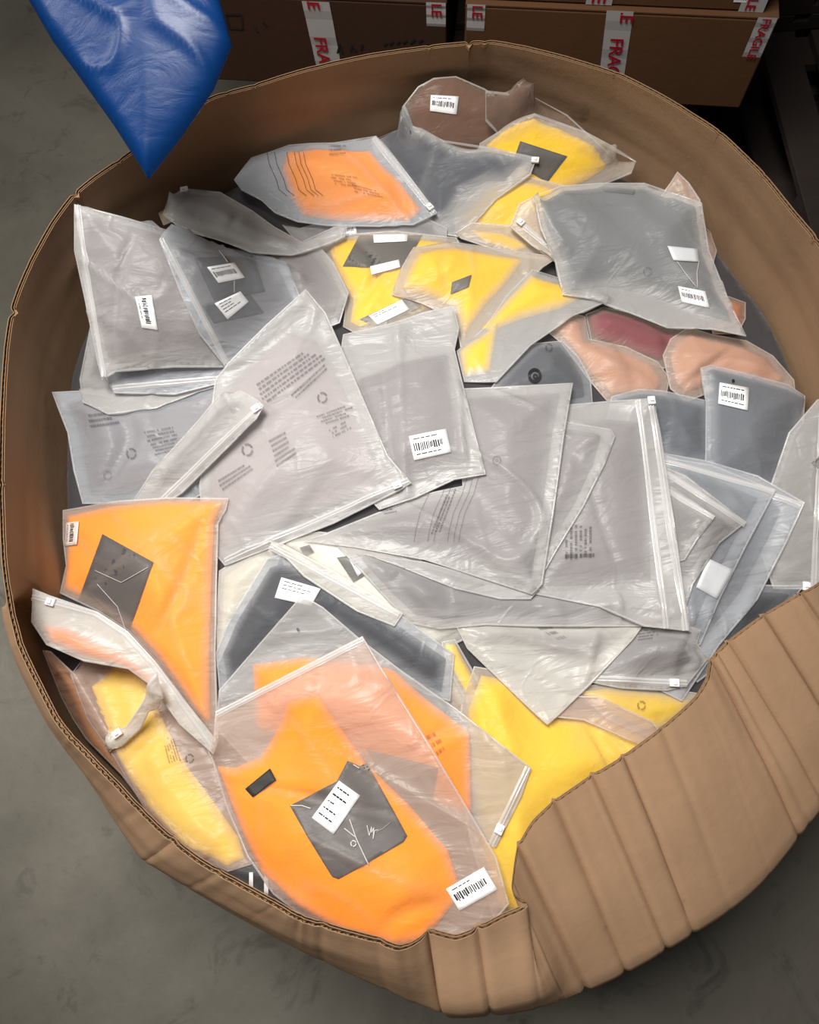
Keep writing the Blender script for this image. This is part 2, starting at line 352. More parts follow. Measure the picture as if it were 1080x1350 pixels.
bin_root = empty('cardboard_bin', (CEN[0], CEN[1], 0))
tag(bin_root, 'large open corrugated cardboard bin on the concrete floor, full of bagged garments', 'box')
def rel(P): return np.asarray(P)-np.array([CEN[0], CEN[1], 0])
PANELS = [0, 9, 16.0, 24.2, 31.9, 38.6, 44.05, 50.1, 57, 63, nC]
idx_of = lambda c: int(np.argmin(np.abs(cpar-c))) if c < nC else NC
for a, b in zip(PANELS[:-1], PANELS[1:]):
    i0, i1 = idx_of(a), idx_of(b); ids = [(i % NC) for i in range(i0, i1+1)]
    V_, F_ = [], []; K = None
    for i in ids:
        prof = []
        for k in range(len(SR)-1, -1, -1): prof.append(OUT[i, k])
        for (t, h) in PROF[1:-1]: prof.append(OUT[i, 0]-SIDE[i]*t+UPV[i]*h)
        for k in range(len(SR)): prof.append(INN[i, k])
        K = len(prof); V_ += [rel(p) for p in prof]
    for j in range(len(ids)-1):
        for k in range(K):
            F_.append((j*K+k, (j+1)*K+k, (j+1)*K+(k+1) % K, j*K+(k+1) % K))
    F_.append(tuple(range(K))); F_.append(tuple(range((len(ids)-1)*K+K-1, (len(ids)-1)*K-1, -1)))
    o = mesh_obj('wall_panel', V_, F_, M_OUT, bin_root); o.data.materials.append(M_IN); o.data.materials.append(M_EDGE)
    nS = len(SR); mi = []
    for j in range(len(ids)-1):
        for k in range(K): mi.append(0 if k < nS-1 else (2 if k < nS+len(PROF)-2 else 1))
    mi += [0, 0]; o.data.polygons.foreach_set('material_index', mi)
    bm = bmesh.new(); bm.from_mesh(o.data); bmesh.ops.recalc_face_normals(bm, faces=bm.faces)
    for f in bm.faces:
        if f.material_index == 2: f.smooth = False
    for e in bm.edges:
        if len(e.link_faces) == 2 and e.calc_face_angle(0) > 1.0: e.smooth = False
    bm.to_mesh(o.data); bm.free()
# fluting: the wavy paper inside the two layers of the board
V_, F_ = [], []
arc = np.concatenate([[0], np.cumsum(np.linalg.norm(np.diff(rim, axis=0), axis=1))]); TOT = arc[-1]
for (ta, tb, pitch) in ((.0012, .0045, .0115), (.0057, .0075, .0085)):
    nn = int(TOT/pitch)*4; base = len(V_)
    for q in range(nn):
        s = q/nn*TOT; x = np.interp(s, arc, np.arange(NC)); i = int(x); f = x-i; j = (i+1) % NC
        p = OUT[i, 0]*(1-f)+OUT[j, 0]*f; sd = SIDE[i]; up = UPV[i]; t = (ta+tb)/2+(tb-ta)/2*sin(q*pi/2+.3)
        V_.append(rel(p-sd*t-up*.0008)); V_.append(rel(p-sd*t-up*.0068))
    for q in range(nn-1): F_.append((base+2*q, base+2*q+1, base+2*q+3, base+2*q+2))
tag(mesh_obj('fluting', V_, F_, M_FLUTE, bin_root), kind='stuff')
# bottom sheet
fl = [rel((CEN[0]+(OUT[i, -1][0]-CEN[0])*.98, CEN[1]+(OUT[i, -1][1]-CEN[1])*.98, z)) for z in (.004, .012) for i in range(0, NC, 6)]
n_ = len(fl)//2
mesh_obj('bottom', fl, [tuple(range(n_-1, -1, -1)), tuple(range(n_, 2*n_))]+[(k, (k+1) % n_, n_+(k+1) % n_, n_+k) for k in range(n_)], M_IN, bin_root, False)
# two dark scuffs with a staple on the inside of the far wall are left to the board's own stains
# ------------------------------------------------------------------ heap engine: every bag is draped over what lies below it
RES = .004; GX0, GY0 = -1.0, -.6; GNX, GNY = 525, 600
gx = GX0+np.arange(GNX)*RES; gy = GY0+np.arange(GNY)*RES
XX, YY = np.meshgrid(gx, gy, indexing='ij')
H = .738+.065*np.exp(-((XX-.06)**2+(YY-.52)**2)/(.42**2))
def kern(sig):
    r = int(3*sig/RES)+1; k = np.exp(-.5*(np.arange(-r, r+1)*RES/sig)**2); return k/k.sum(), r
def blur(A, sig):
    k, r = kern(sig)
    B = np.pad(A, ((r, r), (0, 0)), 'edge'); o = np.zeros_like(A)
    for i, c in enumerate(k): o += c*B[i:i+A.shape[0]]
    B = np.pad(o, ((0, 0), (r, r)), 'edge'); o = np.zeros_like(A)
    for i, c in enumerate(k): o += c*B[:, i:i+A.shape[1]]
    return o
class Fld:
    def __init__(s, x0, y0, A): s.x0, s.y0, s.A = x0, y0, A
    def __call__(s, x, y):
        u = np.clip((np.asarray(x)-s.x0)/RES, 0, s.A.shape[0]-1.001); v = np.clip((np.asarray(y)-s.y0)/RES, 0, s.A.shape[1]-1.001)
        i = u.astype(int); j = v.astype(int); f = u-i; g = v-j; A = s.A
        return A[i, j]*(1-f)*(1-g)+A[i+1, j]*f*(1-g)+A[i, j+1]*(1-f)*g+A[i+1, j+1]*f*g
def vnoise(x, y, freq, rg, ang=None, stretch=1.0):
    if ang is not None: x, y = (x*cos(ang)+y*sin(ang))/stretch, (-x*sin(ang)+y*cos(ang))
    T = rg.rand(64, 64)*2-1
    u = x*freq+17.3; v = y*freq+9.1; i = np.floor(u).astype(int); j = np.floor(v).astype(int); f = u-i; g = v-j
    f = f*f*f*(f*(f*6-15)+10); g = g*g*g*(g*(g*6-15)+10)
    a = T[i % 64, j % 64]; b = T[(i+1) % 64, j % 64]; c = T[i % 64, (j+1) % 64]; d = T[(i+1) % 64, (j+1) % 64]
    return a*(1-f)*(1-g)+b*f*(1-g)+c*(1-f)*g+d*f*g
def sdist(poly, x, y):
    """signed distance, positive inside, and nearest point"""
    x = np.asarray(x, float); y = np.asarray(y, float); sh = x.shape; x = x.ravel(); y = y.ravel()
    P = np.asarray(poly); Q = np.roll(P, -1, 0); best = np.full(x.size, 1e9); nx = x.copy(); ny = y.copy(); ins = np.zeros(x.size, bool)
    for (ax, ay), (bx, by) in zip(P, Q):
        ex, ey = bx-ax, by-ay; L2 = ex*ex+ey*ey+1e-12
        t = np.clip(((x-ax)*ex+(y-ay)*ey)/L2, 0, 1); qx = ax+t*ex; qy = ay+t*ey; d = (x-qx)**2+(y-qy)**2
        m = d < best; best[m] = d[m]; nx[m] = qx[m]; ny[m] = qy[m]
        c = ((ay > y) != (by > y)); c &= x < (bx-ax)*(y-ay)/np.where(by == ay, 1e-12, by-ay)+ax; ins ^= c
    d = np.sqrt(best); d[~ins] *= -1
    return d.reshape(sh), nx.reshape(sh), ny.reshape(sh)
def ss(t): t = np.clip(t, 0, 1); return t*t*(3-2*t)
def pouch(name, poly, corners, ztop, zbot, h, mat, parent, haze=None, mat2=None, org=(0,0,0)):
    P = np.asarray(poly); C = np.asarray(corners)
    e = np.roll(C, -1, 0)-C; k = int(np.argmax((e**2).sum(1))); ang = math.atan2(e[k, 1], e[k, 0])
    ca, sa = cos(ang), sin(ang); R = np.array([[ca, sa], [-sa, ca]])
    Pr = P@R.T; lo = Pr.min(0)-h*.5; hi = Pr.max(0)+h; nx = int((hi[0]-lo[0])/h)+2; ny = int((hi[1]-lo[1])/h)+2
    cx, cy = np.meshgrid(lo[0]+(np.arange(nx)+.5)*h, lo[1]+(np.arange(ny)+.5)*h, indexing='ij')
    ins = sdist(Pr, cx, cy)[0] > -.1*h
    vx, vy = np.meshgrid(lo[0]+np.arange(nx+1)*h, lo[1]+np.arange(ny+1)*h, indexing='ij')
    cnt = np.zeros((nx+1, ny+1), int)
    for a in (0, 1):
        for b in (0, 1): cnt[a:a+nx, b:b+ny] += ins
    used = cnt > 0; bnd = used & (cnt < 4)
    d, qx, qy = sdist(Pr, vx, vy); sn = bnd & (np.abs(d) < 1.5*h)
    vx = np.where(sn, qx, vx); vy = np.where(sn, qy, vy)
    bi = np.argwhere(bnd)
    if len(bi) == 0: return None
    for c in C@R.T:
        dd = (vx[bi[:, 0], bi[:, 1]]-c[0])**2+(vy[bi[:, 0], bi[:, 1]]-c[1])**2; q = bi[int(np.argmin(dd))]
        if dd.min() < (1.5*h)**2: vx[q[0], q[1]], vy[q[0], q[1]] = c
    idn = -np.ones((nx+1, ny+1), int); idn[used] = np.arange(used.sum()); nv = int(used.sum())
    W = np.stack([vx[used], vy[used]], 1)@R; bflag = bnd[used]
    zt = ztop(W[:, 0], W[:, 1]); zb = zbot(W[:, 0], W[:, 1]); zt = np.maximum(zt, zb+.0003)
    top = np.column_stack([W, zt]); bot = np.column_stack([W, zb])
    ii, jj = np.nonzero(ins); a, b, c, dq = idn[ii, jj], idn[ii+1, jj], idn[ii+1, jj+1], idn[ii, jj+1]
    ft = np.stack([a, b, c, dq], 1); fb = ft[:, ::-1]+nv
    ed = {}
    for f in ft.tolist():
        for k in range(4):
            p, q = f[k], f[(k+1) % 4]
            if (q, p) in ed: del ed[(q, p)]
            else: ed[(p, q)] = 1
    sides = [(p, p+nv, q+nv, q) for (p, q) in ed]
    verts = np.vstack([top, bot])-np.array(org)
    at = None
    if haze is not None: hz = haze(W[:, 0], W[:, 1]); at = {'haze': np.concatenate([hz[0], hz[1]])}
    return mesh_obj(name, verts, ft.tolist()+fb.tolist()+sides, mat, parent, True, at)
FILMS = {'grey': (214, 212, 210), 'white': (232, 229, 222), 'warm': (226, 214, 198), 'pink': (228, 205, 190), 'cool': (210, 214, 220), 'brown': (150, 128, 112), 'peach': (214, 176, 150)}
GRP = 'bagged garments filling the cardboard bin'
NB = [0]
class Bag: pass
def bag(label, outline, garments=(), film='grey', lift=None, air=.004, wr=.0022, contact=.30, margin=.50, zips=(), name='garment_bag', seam=True, maxz=None, stiff=.035, gname='folded_garment', sink=0.0):
    NB[0] += 1; contact *= .62; rg = np.random.RandomState(100+NB[0])
    c0 = np.array([PZ(x, y, .84)[:2] for x, y in outline])
    i0 = max(0, int((c0[:, 0].min()-.16-GX0)/RES)); i1 = min(GNX, int((c0[:, 0].max()+.16-GX0)/RES))
    j0 = max(0, int((c0[:, 1].min()-.16-GY0)/RES)); j1 = min(GNY, int((c0[:, 1].max()+.16-GY0)/RES))
    h = H[i0:i1, j0:j1]; X = XX[i0:i1, j0:j1]; Y = YY[i0:i1, j0:j1]; x0, y0 = gx[i0], gy[j0]
    B = h.copy()
    for _ in range(2): B = np.maximum(blur(B, stiff), h)
    B = np.maximum(blur(B, .012), h+.0005)
    if lift:
        pts = np.array([list(PZ(outline[k][0], outline[k][1], .84)[:2])+[lift.get(k, 0)] for k in range(len(outline))])
        A_ = np.column_stack([pts[:, :2], np.ones(len(pts))]); co = np.linalg.lstsq(A_, pts[:, 2], rcond=None)[0]
        pl = np.clip(co[0]*X+co[1]*Y+co[2], 0, max(lift.values())); B = B+blur(pl, .02)
    Bf = Fld(x0, y0, B)
    def hit(px, py, F, off=0.0):
        z = .84
        for _ in range(14):
            p = PZ(px, py, z); z = .5*z+.5*(float(F(p[0], p[1]))+off)
        p = PZ(px, py, z); return p
    def wpoly(pp, step=28):
        out, cor = [], []
        for (ax, ay), (bx, by) in zip(pp, pp[1:]+pp[:1]):
            n = max(1, int(math.hypot(bx-ax, by-ay)/step))
            for k in range(n):
                p = hit(ax+(bx-ax)*k/n, ay+(by-ay)*k/n, Bf, .003); q = clip_in(p[0], p[1], p[2])
                out.append(q)
                if k == 0: cor.append(q)
        return np.array(out), np.array(cor)
    ow, oc = wpoly(list(outline)); do = sdist(ow, X, Y)[0]
    air_f = air*(1.2+1.4*vnoise(X, Y, 6, rg))*ss(do/.05); air_f = np.maximum(air_f, 0)
    F = B+.0008+air_f
    gd = []
    G_all = B.copy()
    for (gp, gcol, T, *rest) in garments:
        fold = (rest[0] if rest else .0025)*1.5
        gw, gc = wpoly(list(gp)); dg = sdist(gw, X, Y)[0]
        t = np.clip(dg/(T*2.2+.012), 0, 1); prof = .45*np.sqrt(np.clip(1-(1-t)**2, 0, 1))+.55*ss(t)
        nz = vnoise(X, Y, 9, rg, rg.rand()*3, 2.2)*.6+vnoise(X, Y, 22, rg, rg.rand()*3, 2.0)*.4
        cr = np.exp(-(vnoise(X, Y, 7, rg, rg.rand()*3, 2.5)/.07)**2)
        G = B+.0012+np.maximum(0, T+nz*fold*1.6-cr*fold*1.7)*prof
        G_all = np.where(dg > 0, np.maximum(G_all+(0 if len(gd) == 0 else .0015), G), G_all) if not gd else np.where(dg > 0, np.maximum(G_all, B)+.001+(G-B)*.5, G_all)
        gd.append((gw, gc, G_all.copy(), gcol, dg))
    F = np.maximum(F, G_all+.0028); F = np.maximum(blur(F, .009), G_all+.0028)
    n1 = vnoise(X, Y, 8, rg, rg.rand()*3, 2.6); n2 = vnoise(X, Y, 15, rg, rg.rand()*3, 2.2); am = ss(.5+.9*vnoise(X, Y, 5, rg)); am2 = ss(.5+.9*vnoise(X, Y, 6, rg))
    crease = np.exp(-(n1/.085)**2)*am+.6*np.exp(-(n2/.11)**2)*am2
    F = F+wr*2.2*crease*ss(do/.012)
    m = ss(do/.011); Fz = B+.0009+(F-B-.0009)*m
    F = np.where(do > 0, Fz, B+.0009)
    Ff = Fld(x0, y0, F)
    o = empty(name, (float(oc[:, 0].mean()), float(oc[:, 1].mean()), float(Bf(oc[:, 0].mean(), oc[:, 1].mean())))); org = np.array(o.location)
    tag(o, label, 'bag', GRP)
    gap = Fld(x0, y0, np.clip((F-G_all-.0016)/.004, 0, 1)*(1-0)); 
    anyg = np.full(X.shape, -1.0)
    for g in gd: anyg = np.maximum(anyg, g[4])
    ct = Fld(x0, y0, ss(anyg/.017)); 
    def haze(x, y):
        c = ct(x, y)*(1-.35*gap(x, y)); top = margin+(contact-margin)*c
        return top, np.full(len(x), margin*.9)
    pouch('film_pouch', ow, oc, Ff, lambda x, y: Bf(x, y)+.0002, .0052, filmmat(FILMS[film]), o, haze, org=org)
    for k, (gw, gc, G, gcol, dg) in enumerate(gd):
        Gs = np.minimum(G, F-.0018) if True else G
        g = pouch(gname, gw, gc, Fld(x0, y0, Gs), (lambda x, y: Bf(x, y)+.0006) if k == 0 else (lambda x, y, G0=Fld(x0, y0, np.minimum(gd[k-1][2], F-.001)): G0(x, y)), .0062, fabric(gcol), o, org=org)
    b = Bag(); b.o = o; b.org = org; b.F = Ff; b.G = Fld(x0, y0, np.minimum(G_all, F-.0018)); b.B = Bf; b.hit = hit; b.rg = rg; b.out = list(outline); b.ow = ow
    if seam:
        cen = ow.mean(0); V_, F_ = [], []; n = len(ow)
        d = np.roll(ow, -1, 0)-np.roll(ow, 1, 0); nn = np.stack([-d[:, 1], d[:, 0]], 1); nn /= np.linalg.norm(nn, axis=1)[:, None]+1e-9
        tst = sdist(ow, ow[:, 0]+nn[:, 0]*.002, ow[:, 1]+nn[:, 1]*.002)[0]; nn[tst < 0] *= -1
        for k in range(n):
            for dd, hz in ((.0002, .0008), (.0015, .0014), (.0030, .0008)):
                q = ow[k]+nn[k]*dd; V_.append(np.array([q[0], q[1], float(Ff(*q))+hz])-org)
        for k in range(n):
            a, c = 3*k, 3*((k+1) % n); F_ += [(a, c, c+1, a+1), (a+1, c+1, c+2, a+2)]
        mesh_obj('weld_seam', V_, F_, M_SEAM, o)
    for z in zips: zipper(b, *z)
    m = do > -.002
    H[i0:i1, j0:j1] = np.where(m, np.maximum(h, F+.0012), h)
    b.commit = None
    return b
def ribbon(b, a, c, prof, off=0.0, n=None, F=None):
    """strip along the pixel line a->c on the bag's film; prof = list of (metres across, height)"""
    F = F or b.F; L = math.hypot(c[0]-a[0], c[1]-a[1]); n = n or max(3, int(L/9)); pts = [b.hit(a[0]+(c[0]-a[0])*k/n, a[1]+(c[1]-a[1])*k/n, F) for k in range(n+1)]
    pts = [np.array([*clip_in(*p, .006), p[2]]) for p in pts]
    V_, F_ = [], []; cen = np.append(b.ow.mean(0), 0)
    for k, p in enumerate(pts):
        t = pts[min(n, k+1)]-pts[max(0, k-1)]; s = np.array([-t[1], t[0], 0]); s /= np.linalg.norm(s)+1e-9
        if s@(cen-p) < 0: s = -s
        for u, hh in prof:
            q = p+s*u; V_.append(np.array([q[0], q[1], float(F(q[0], q[1]))+hh+off])-b.org)
    m = len(prof)
    for k in range(n):
        for j in range(m-1): F_.append((k*m+j, (k+1)*m+j, (k+1)*m+j+1, k*m+j+1))
    return V_, F_
ZP = [(u*.72, h_) for u, h_ in [(.0005, .0009), (.0025, .0011), (.0035, .0032), (.0050, .0032), (.0060, .0011), (.0085, .0011), (.0095, .0032), (.0110, .0032), (.0120, .0011), (.0150, .0009)]]
def zipper(b, a, c, slider=None):
    V_, F_ = ribbon(b, a, c, ZP); z = mesh_obj('zip_strip', V_, F_, M_ZIP, b.o)
    if slider is not None: slide(b, a, c, slider, z)
def slide(b, a, c, t, parent, sz=(.015, .0125, .006)):
    p = b.hit(a[0]+(c[0]-a[0])*t, a[1]+(c[1]-a[1])*t, b.F); q = b.hit(c[0], c[1], b.F); r = b.hit(a[0], a[1], b.F); d = q-r; d[2] = 0; d /= np.linalg.norm(d)
    s = np.array([-d[1], d[0], 0]); cen = np.append(b.ow.mean(0), 0)
    if s@(cen-p) < 0: s = -s
    m = MB(); L, W_, Z = sz; z0 = float(b.F(p[0]+s[0]*.007, p[1]+s[1]*.007))+.0008
    o_ = np.array([p[0], p[1], z0])-d*L/2-s*.001-b.org
    m.box(o_, d*L, s*W_, (0, 0, Z*.8)); m.box(o_+d*L*.3+s*W_*.2+np.array([0, 0, Z*.8]), d*L*.4, s*W_*.6, (0, 0, Z*.45))
    bevel(m.obj('zip_slider', M_WHITEP, parent), .0012)
def patch(b, quad, name, mat, F=None, off=.0012, parent=None, n=6, th=.0004, label=None):
    """thin sheet on the bag: quad = four pixel corners"""
    F = F or b.F; q = [np.array(p, float) for p in quad]; V_, F_ = [], []
    for i in range(n+1):
        for j in range(n+1):
            u, v = i/n, j/n; p = (q[0]*(1-u)*(1-v)+q[1]*u*(1-v)+q[2]*u*v+q[3]*(1-u)*v); w = b.hit(p[0], p[1], F, off)
            V_.append(w-b.org)
    nv = len(V_); V_ += [v-np.array([0, 0, th]) for v in V_]
    I = lambda i, j: i*(n+1)+j
    for i in range(n):
        for j in range(n):
            f = (I(i, j), I(i+1, j), I(i+1, j+1), I(i, j+1)); F_.append(f); F_.append(tuple(x+nv for x in f[::-1]))
    ring = [I(i, 0) for i in range(n)]+[I(n, j) for j in range(n)]+[I(i, n) for i in range(n, 0, -1)]+[I(0, j) for j in range(n, 0, -1)]
    for k in range(len(ring)): a, c = ring[k], ring[(k+1) % len(ring)]; F_.append((a, a+nv, c+nv, c))
    o = mesh_obj(name, V_, F_, mat, parent or b.o, True)
    if label: o['label'] = label
    return o
def marks(b, quad, rects, name, mat, F=None, off=.0017, parent=None):
    """flat print: rects in 0..1 of the pixel quad, one mesh"""
    F = F or b.F; q = [np.array(p, float) for p in quad]; m = MB()
    def pt(u, v):
        p = (q[0]*(1-u)*(1-v)+q[1]*u*(1-v)+q[2]*u*v+q[3]*(1-u)*v); return b.hit(p[0], p[1], F, off)-b.org
    for (u0, v0, u1, v1) in rects:
        m.quad(pt(u0, v0), pt(u1, v0), pt(u1, v1), pt(u0, v1))
    return m.obj(name, mat, parent or b.o)
def rot_quad(cx, cy, w_, h_, deg):
    a = radians(deg); ux, uy = cos(a)*w_/2, sin(a)*w_/2; vx, vy = -sin(a)*h_/2, cos(a)*h_/2
    return [(cx-ux-vx, cy-uy-vy), (cx+ux-vx, cy+uy-vy), (cx+ux+vx, cy+uy+vy), (cx-ux+vx, cy-uy+vy)]
def sticker(b, quad, bars=True, lines=1, F=None, mat=None, name='barcode_sticker', off=.0012, flip=False, bv=(.32, .68), label=None):
    s = patch(b, quad, name, mat or M_STK, F, off, label=label)
    rg = b.rg; R = []
    if bars:
        u = .07
        while u < .84:
            w_ = .016+rg.rand()*.028; R.append((u, bv[0]+rg.rand()*.06, u+w_, bv[1]-rg.rand()*.1)); u += w_+.012+rg.rand()*.022
    for k in range(lines):
        v = .12+.17*k if not bars else (.14 if k == 0 else .78+.08*(k-1)); u = .10; end = .35+.5*rg.rand()
        while u < end:
            w_ = .05+rg.rand()*.12; R.append((u, v, u+w_, v+.035)); u += w_+.03
    if flip: R = [(v0, u0, v1, u1) for (u0, v0, u1, v1) in R]
    marks(b, quad, R, 'printed_code', M_INK, F, off+.0006, s)
    return s
def textblock(b, quad, rows, dens=.8, faint=False, F=None, seed=0):
    rg = np.random.RandomState(50+seed); R = []
    for r in range(rows):
        v0 = (r+.2)/rows; v1 = (r+.70)/rows; u = rg.rand()*.08; end = 1-rg.rand()*.3
        while u < end:
            w_ = .02+rg.rand()*.055
            if rg.rand() < dens: R.append((u, v0, min(u+w_, 1), v1))
            u += w_+.012
    return marks(b, quad, R, 'printed_warning', M_PRINT2 if faint else M_PRINT, F)
def ringmark(b, cx, cy, r, mat=None, wd=.35, gaps=3):
    """small round printed recycling mark, three bent arrows"""
    m = MB()
    for k in range(18):
        if gaps and k % 6 == 5: continue
        a0, a1 = 2*pi*k/18, 2*pi*(k+1)/18
        P4 = [(cx+rr*cos(a), cy+rr*sin(a)*1.1) for rr, a in ((r, a0), (r, a1), (r*(1-wd), a1), (r*(1-wd), a0))]
        m.quad(*[b.hit(x, y, b.F, .0016)-b.org for x, y in P4])
    m.obj('printed_mark', mat or M_PRINT, b.o)
def card(b, poly, label=None, mat=None, off=.0009):
    """dark hang tag lying between garment and film"""
    F = Fld(b.F.x0, b.F.y0, b.F.A-.0008)
    if len(poly) == 4: return patch(b, poly, 'hang_tag', mat or M_CARD, F, 0, th=.0006, n=10, label=label)
    w_ = np.array([b.hit(x, y, F)[:2] for x, y in poly])
    o = pouch('hang_tag', w_, w_, F, lambda x, y: F(x, y)-.0008, .004, mat or M_CARD, b.o, org=b.org)
    if label: o['label'] = label
    return o
def thread(b, pts, r=.0006, off=.0012, name='tag_thread', mat=None):
    P_ = []
    for a, c in zip(pts[:-1], pts[1:]):
        for k in range(6): P_.append((a[0]+(c[0]-a[0])*k/6, a[1]+(c[1]-a[1])*k/6))
    P_.append(pts[-1]); W = [b.hit(p[0], p[1], b.F, off)-b.org for p in P_]; V_, F_ = [], []; n = len(W)
    for k, p in enumerate(W):
        t = W[min(n-1, k+1)]-W[max(0, k-1)]; t = t/(np.linalg.norm(t)+1e-9); s = np.cross(t, (0, 0, 1.)); s /= np.linalg.norm(s)+1e-9; u = np.cross(s, t)
        for q in range(5): a = 2*pi*q/5; V_.append(p+(s*cos(a)+u*sin(a))*r)
    for k in range(n-1):
        for q in range(5): F_.append((5*k+q, 5*k+(q+1) % 5, 5*k+5+(q+1) % 5, 5*k+5+q))
    F_ += [(4, 3, 2, 1, 0), tuple(range(5*n-5, 5*n))]
    return mesh_obj(name, V_, F_, mat or M_THREAD, b.o)
# ------------------------------------------------------------------ the heap below what can be told apart
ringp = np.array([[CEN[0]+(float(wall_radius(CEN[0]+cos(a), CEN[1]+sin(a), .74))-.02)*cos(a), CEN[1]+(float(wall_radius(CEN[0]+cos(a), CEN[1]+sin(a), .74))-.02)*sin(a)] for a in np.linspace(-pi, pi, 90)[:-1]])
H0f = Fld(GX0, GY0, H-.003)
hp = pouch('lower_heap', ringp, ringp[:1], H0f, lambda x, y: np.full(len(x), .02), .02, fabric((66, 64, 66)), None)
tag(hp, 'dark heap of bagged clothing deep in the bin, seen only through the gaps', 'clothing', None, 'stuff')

GR = (120, 117, 119); GRL = (136, 131, 133); SL = (80, 84, 92); SLL = (120, 124, 130); CH = (62, 63, 67); YE = (252, 205, 22); OR = (255, 148, 10); PE = (196, 148, 122); MA = (128, 66, 76); BR = (118, 86, 72); DK = (40, 41, 44)

# --- along the far wall
b = bag('taupe bagged garment with a barcode sticker, standing against the far wall of the bin', [(572,86),(602,90),(640,116),(668,136),(700,160),(660,196),(600,205),(556,192),(528,160),(530,140)], [([(570,94),(600,98),(636,122),(662,142),(684,160),(652,190),(600,196),(562,184),(540,158),(540,142)], BR, .03)], 'brown', {0:.21,1:.20,2:.17,3:.13,4:.06,5:0.02,6:0.02,7:0.02,8:.13,9:.15}, contact=.35)
sticker(b, [(568,125),(605,127),(602,151),(567,146)])
b = bag('plain taupe garment bag wedged behind the far yellow bag, without a sticker', [(640,118),(700,125),(748,150),(790,188),(812,210),(740,215),(670,190),(640,160)], [([(652,126),(698,133),(742,158),(776,188),(735,200),(680,180),(650,156)], (128,104,92), .02)], 'brown', {0:.12,1:.12,2:.10,3:.06,4:.03,5:0.01,6:.02,7:.06})
b = bag('pale film corner of a bag standing up behind the large slate bag at the right', [(868,262),(884,240),(901,216),(912,236),(924,262),(930,300),(900,320),(872,300)], [], 'pink', {0:.02,1:.05,2:.09,3:.07,4:.04,5:0,6:0,7:0}, margin=.5, wr=.005, air=.012)
b = bag('crumpled pinkish film corner low against the right wall beside the large slate bag', [(922,292),(950,298),(946,330),(936,368),(925,360)], [], 'pink', None, margin=.5, wr=.004)
b = bag('small orange bagged garment end peeping out beside the right wall', [(930,385),(962,390),(984,398),(984,420),(974,440),(940,440)], [([(936,392),(962,396),(977,402),(976,420),(966,432),(942,432)], (214,128,74), .02)], 'peach')
b = bag('bright yellow bagged garment at the back, its dark card showing, nearest the far wall', [(660,141),(705,148),(772,172),(841,209),(833,228),(790,246),(760,262),(690,275),(640,232),(632,188)], [([(666,149),(704,155),(766,182),(806,204),(800,220),(775,236),(745,250),(690,262),(650,228),(642,190)], YE, .026)], 'warm', {0:.06,1:.06,2:.05,3:.03}, contact=.14, margin=.42)
card(b, [(686,186),(748,206),(722,240),(676,214)], 'dark grey hang card')
b = bag('yellow bagged garment half under the slate bag, below the far yellow one', [(640,238),(700,232),(770,250),(765,300),(735,345),(690,330),(600,312),(600,280)], [([(645,246),(700,240),(755,256),(752,295),(722,326),(690,318),(612,303),(612,282)], YE, .022)], 'warm', contact=.22, margin=.48)
b = bag('slate blue-grey garment in a pale bag behind the far orange bag', [(522,153),(545,165),(585,184),(640,192),(708,207),(700,230),(655,262),(628,292),(608,312),(580,308),(560,290),(500,215),(488,182)], [([(520,160),(545,173),(585,191),(640,199),(690,210),(665,238),(640,238),(610,255),(590,285),(574,292),(556,270),(510,212),(500,186)], SL, .03, .005)], 'grey', None, contact=.10, margin=.5)
slide(b, (690,205),(708,207), .9, b.o)
b = bag('bag of creased film folded over yellow cloth, just under the far slate bag', [(608,314),(600,306),(622,292),(680,296),(742,330),(738,344),(680,338)], [([(622,303),(660,306),(700,322),(680,330),(640,318)], YE, .008)], 'warm', contact=.2, margin=.55, wr=.004)
b = bag('grey bag tucked under the far orange bag with a small white sticker on its corner', [(372,296),(395,300),(430,290),(490,290),(560,285),(590,300),(588,330),(520,322),(450,330),(400,330)], [([(390,304),(430,297),(490,297),(570,295),(576,318),(520,314),(450,320),(405,322)], GR, .012)], 'grey')
sticker(b, [(446,298),(468,293),(471,308),(449,313)], lines=0)
b = bag('orange bagged garment at the far left of the bin, printed with wavy dark lines', [(308,236),(330,206),(352,192),(380,188),(440,187),(496,178),(520,205),(556,252),(577,280),(545,296),(500,298),(430,297),(392,292),(362,280),(345,264),(318,250)], [([(378,200),(420,196),(488,198),(508,222),(522,232),(556,276),(540,290),(500,291),(440,290),(400,284),(385,262),(372,225)], OR, .026, .005)], 'cool', {0:.02,1:.04,2:.05,3:.05,4:.05,5:.05}, contact=.22, margin=.5, wr=.004, zips=[((496,180),(575,279),.93)])
for k, x in enumerate((352, 362, 378, 388, 394, 400)):
    thread(b, [(x,200),(x+3,216),(x+12,236),(x+16,250),(x+26,258)], .0007, .0018, 'printed_line', M_PRINT)
textblock(b, [(432,190),(456,190),(458,204),(434,206)], 3, seed=1); textblock(b, [(434,228),(470,232),(476,248),(440,244)], 4, seed=2); textblock(b, [(460,240),(500,252),(508,262),(466,254)], 3, seed=3)
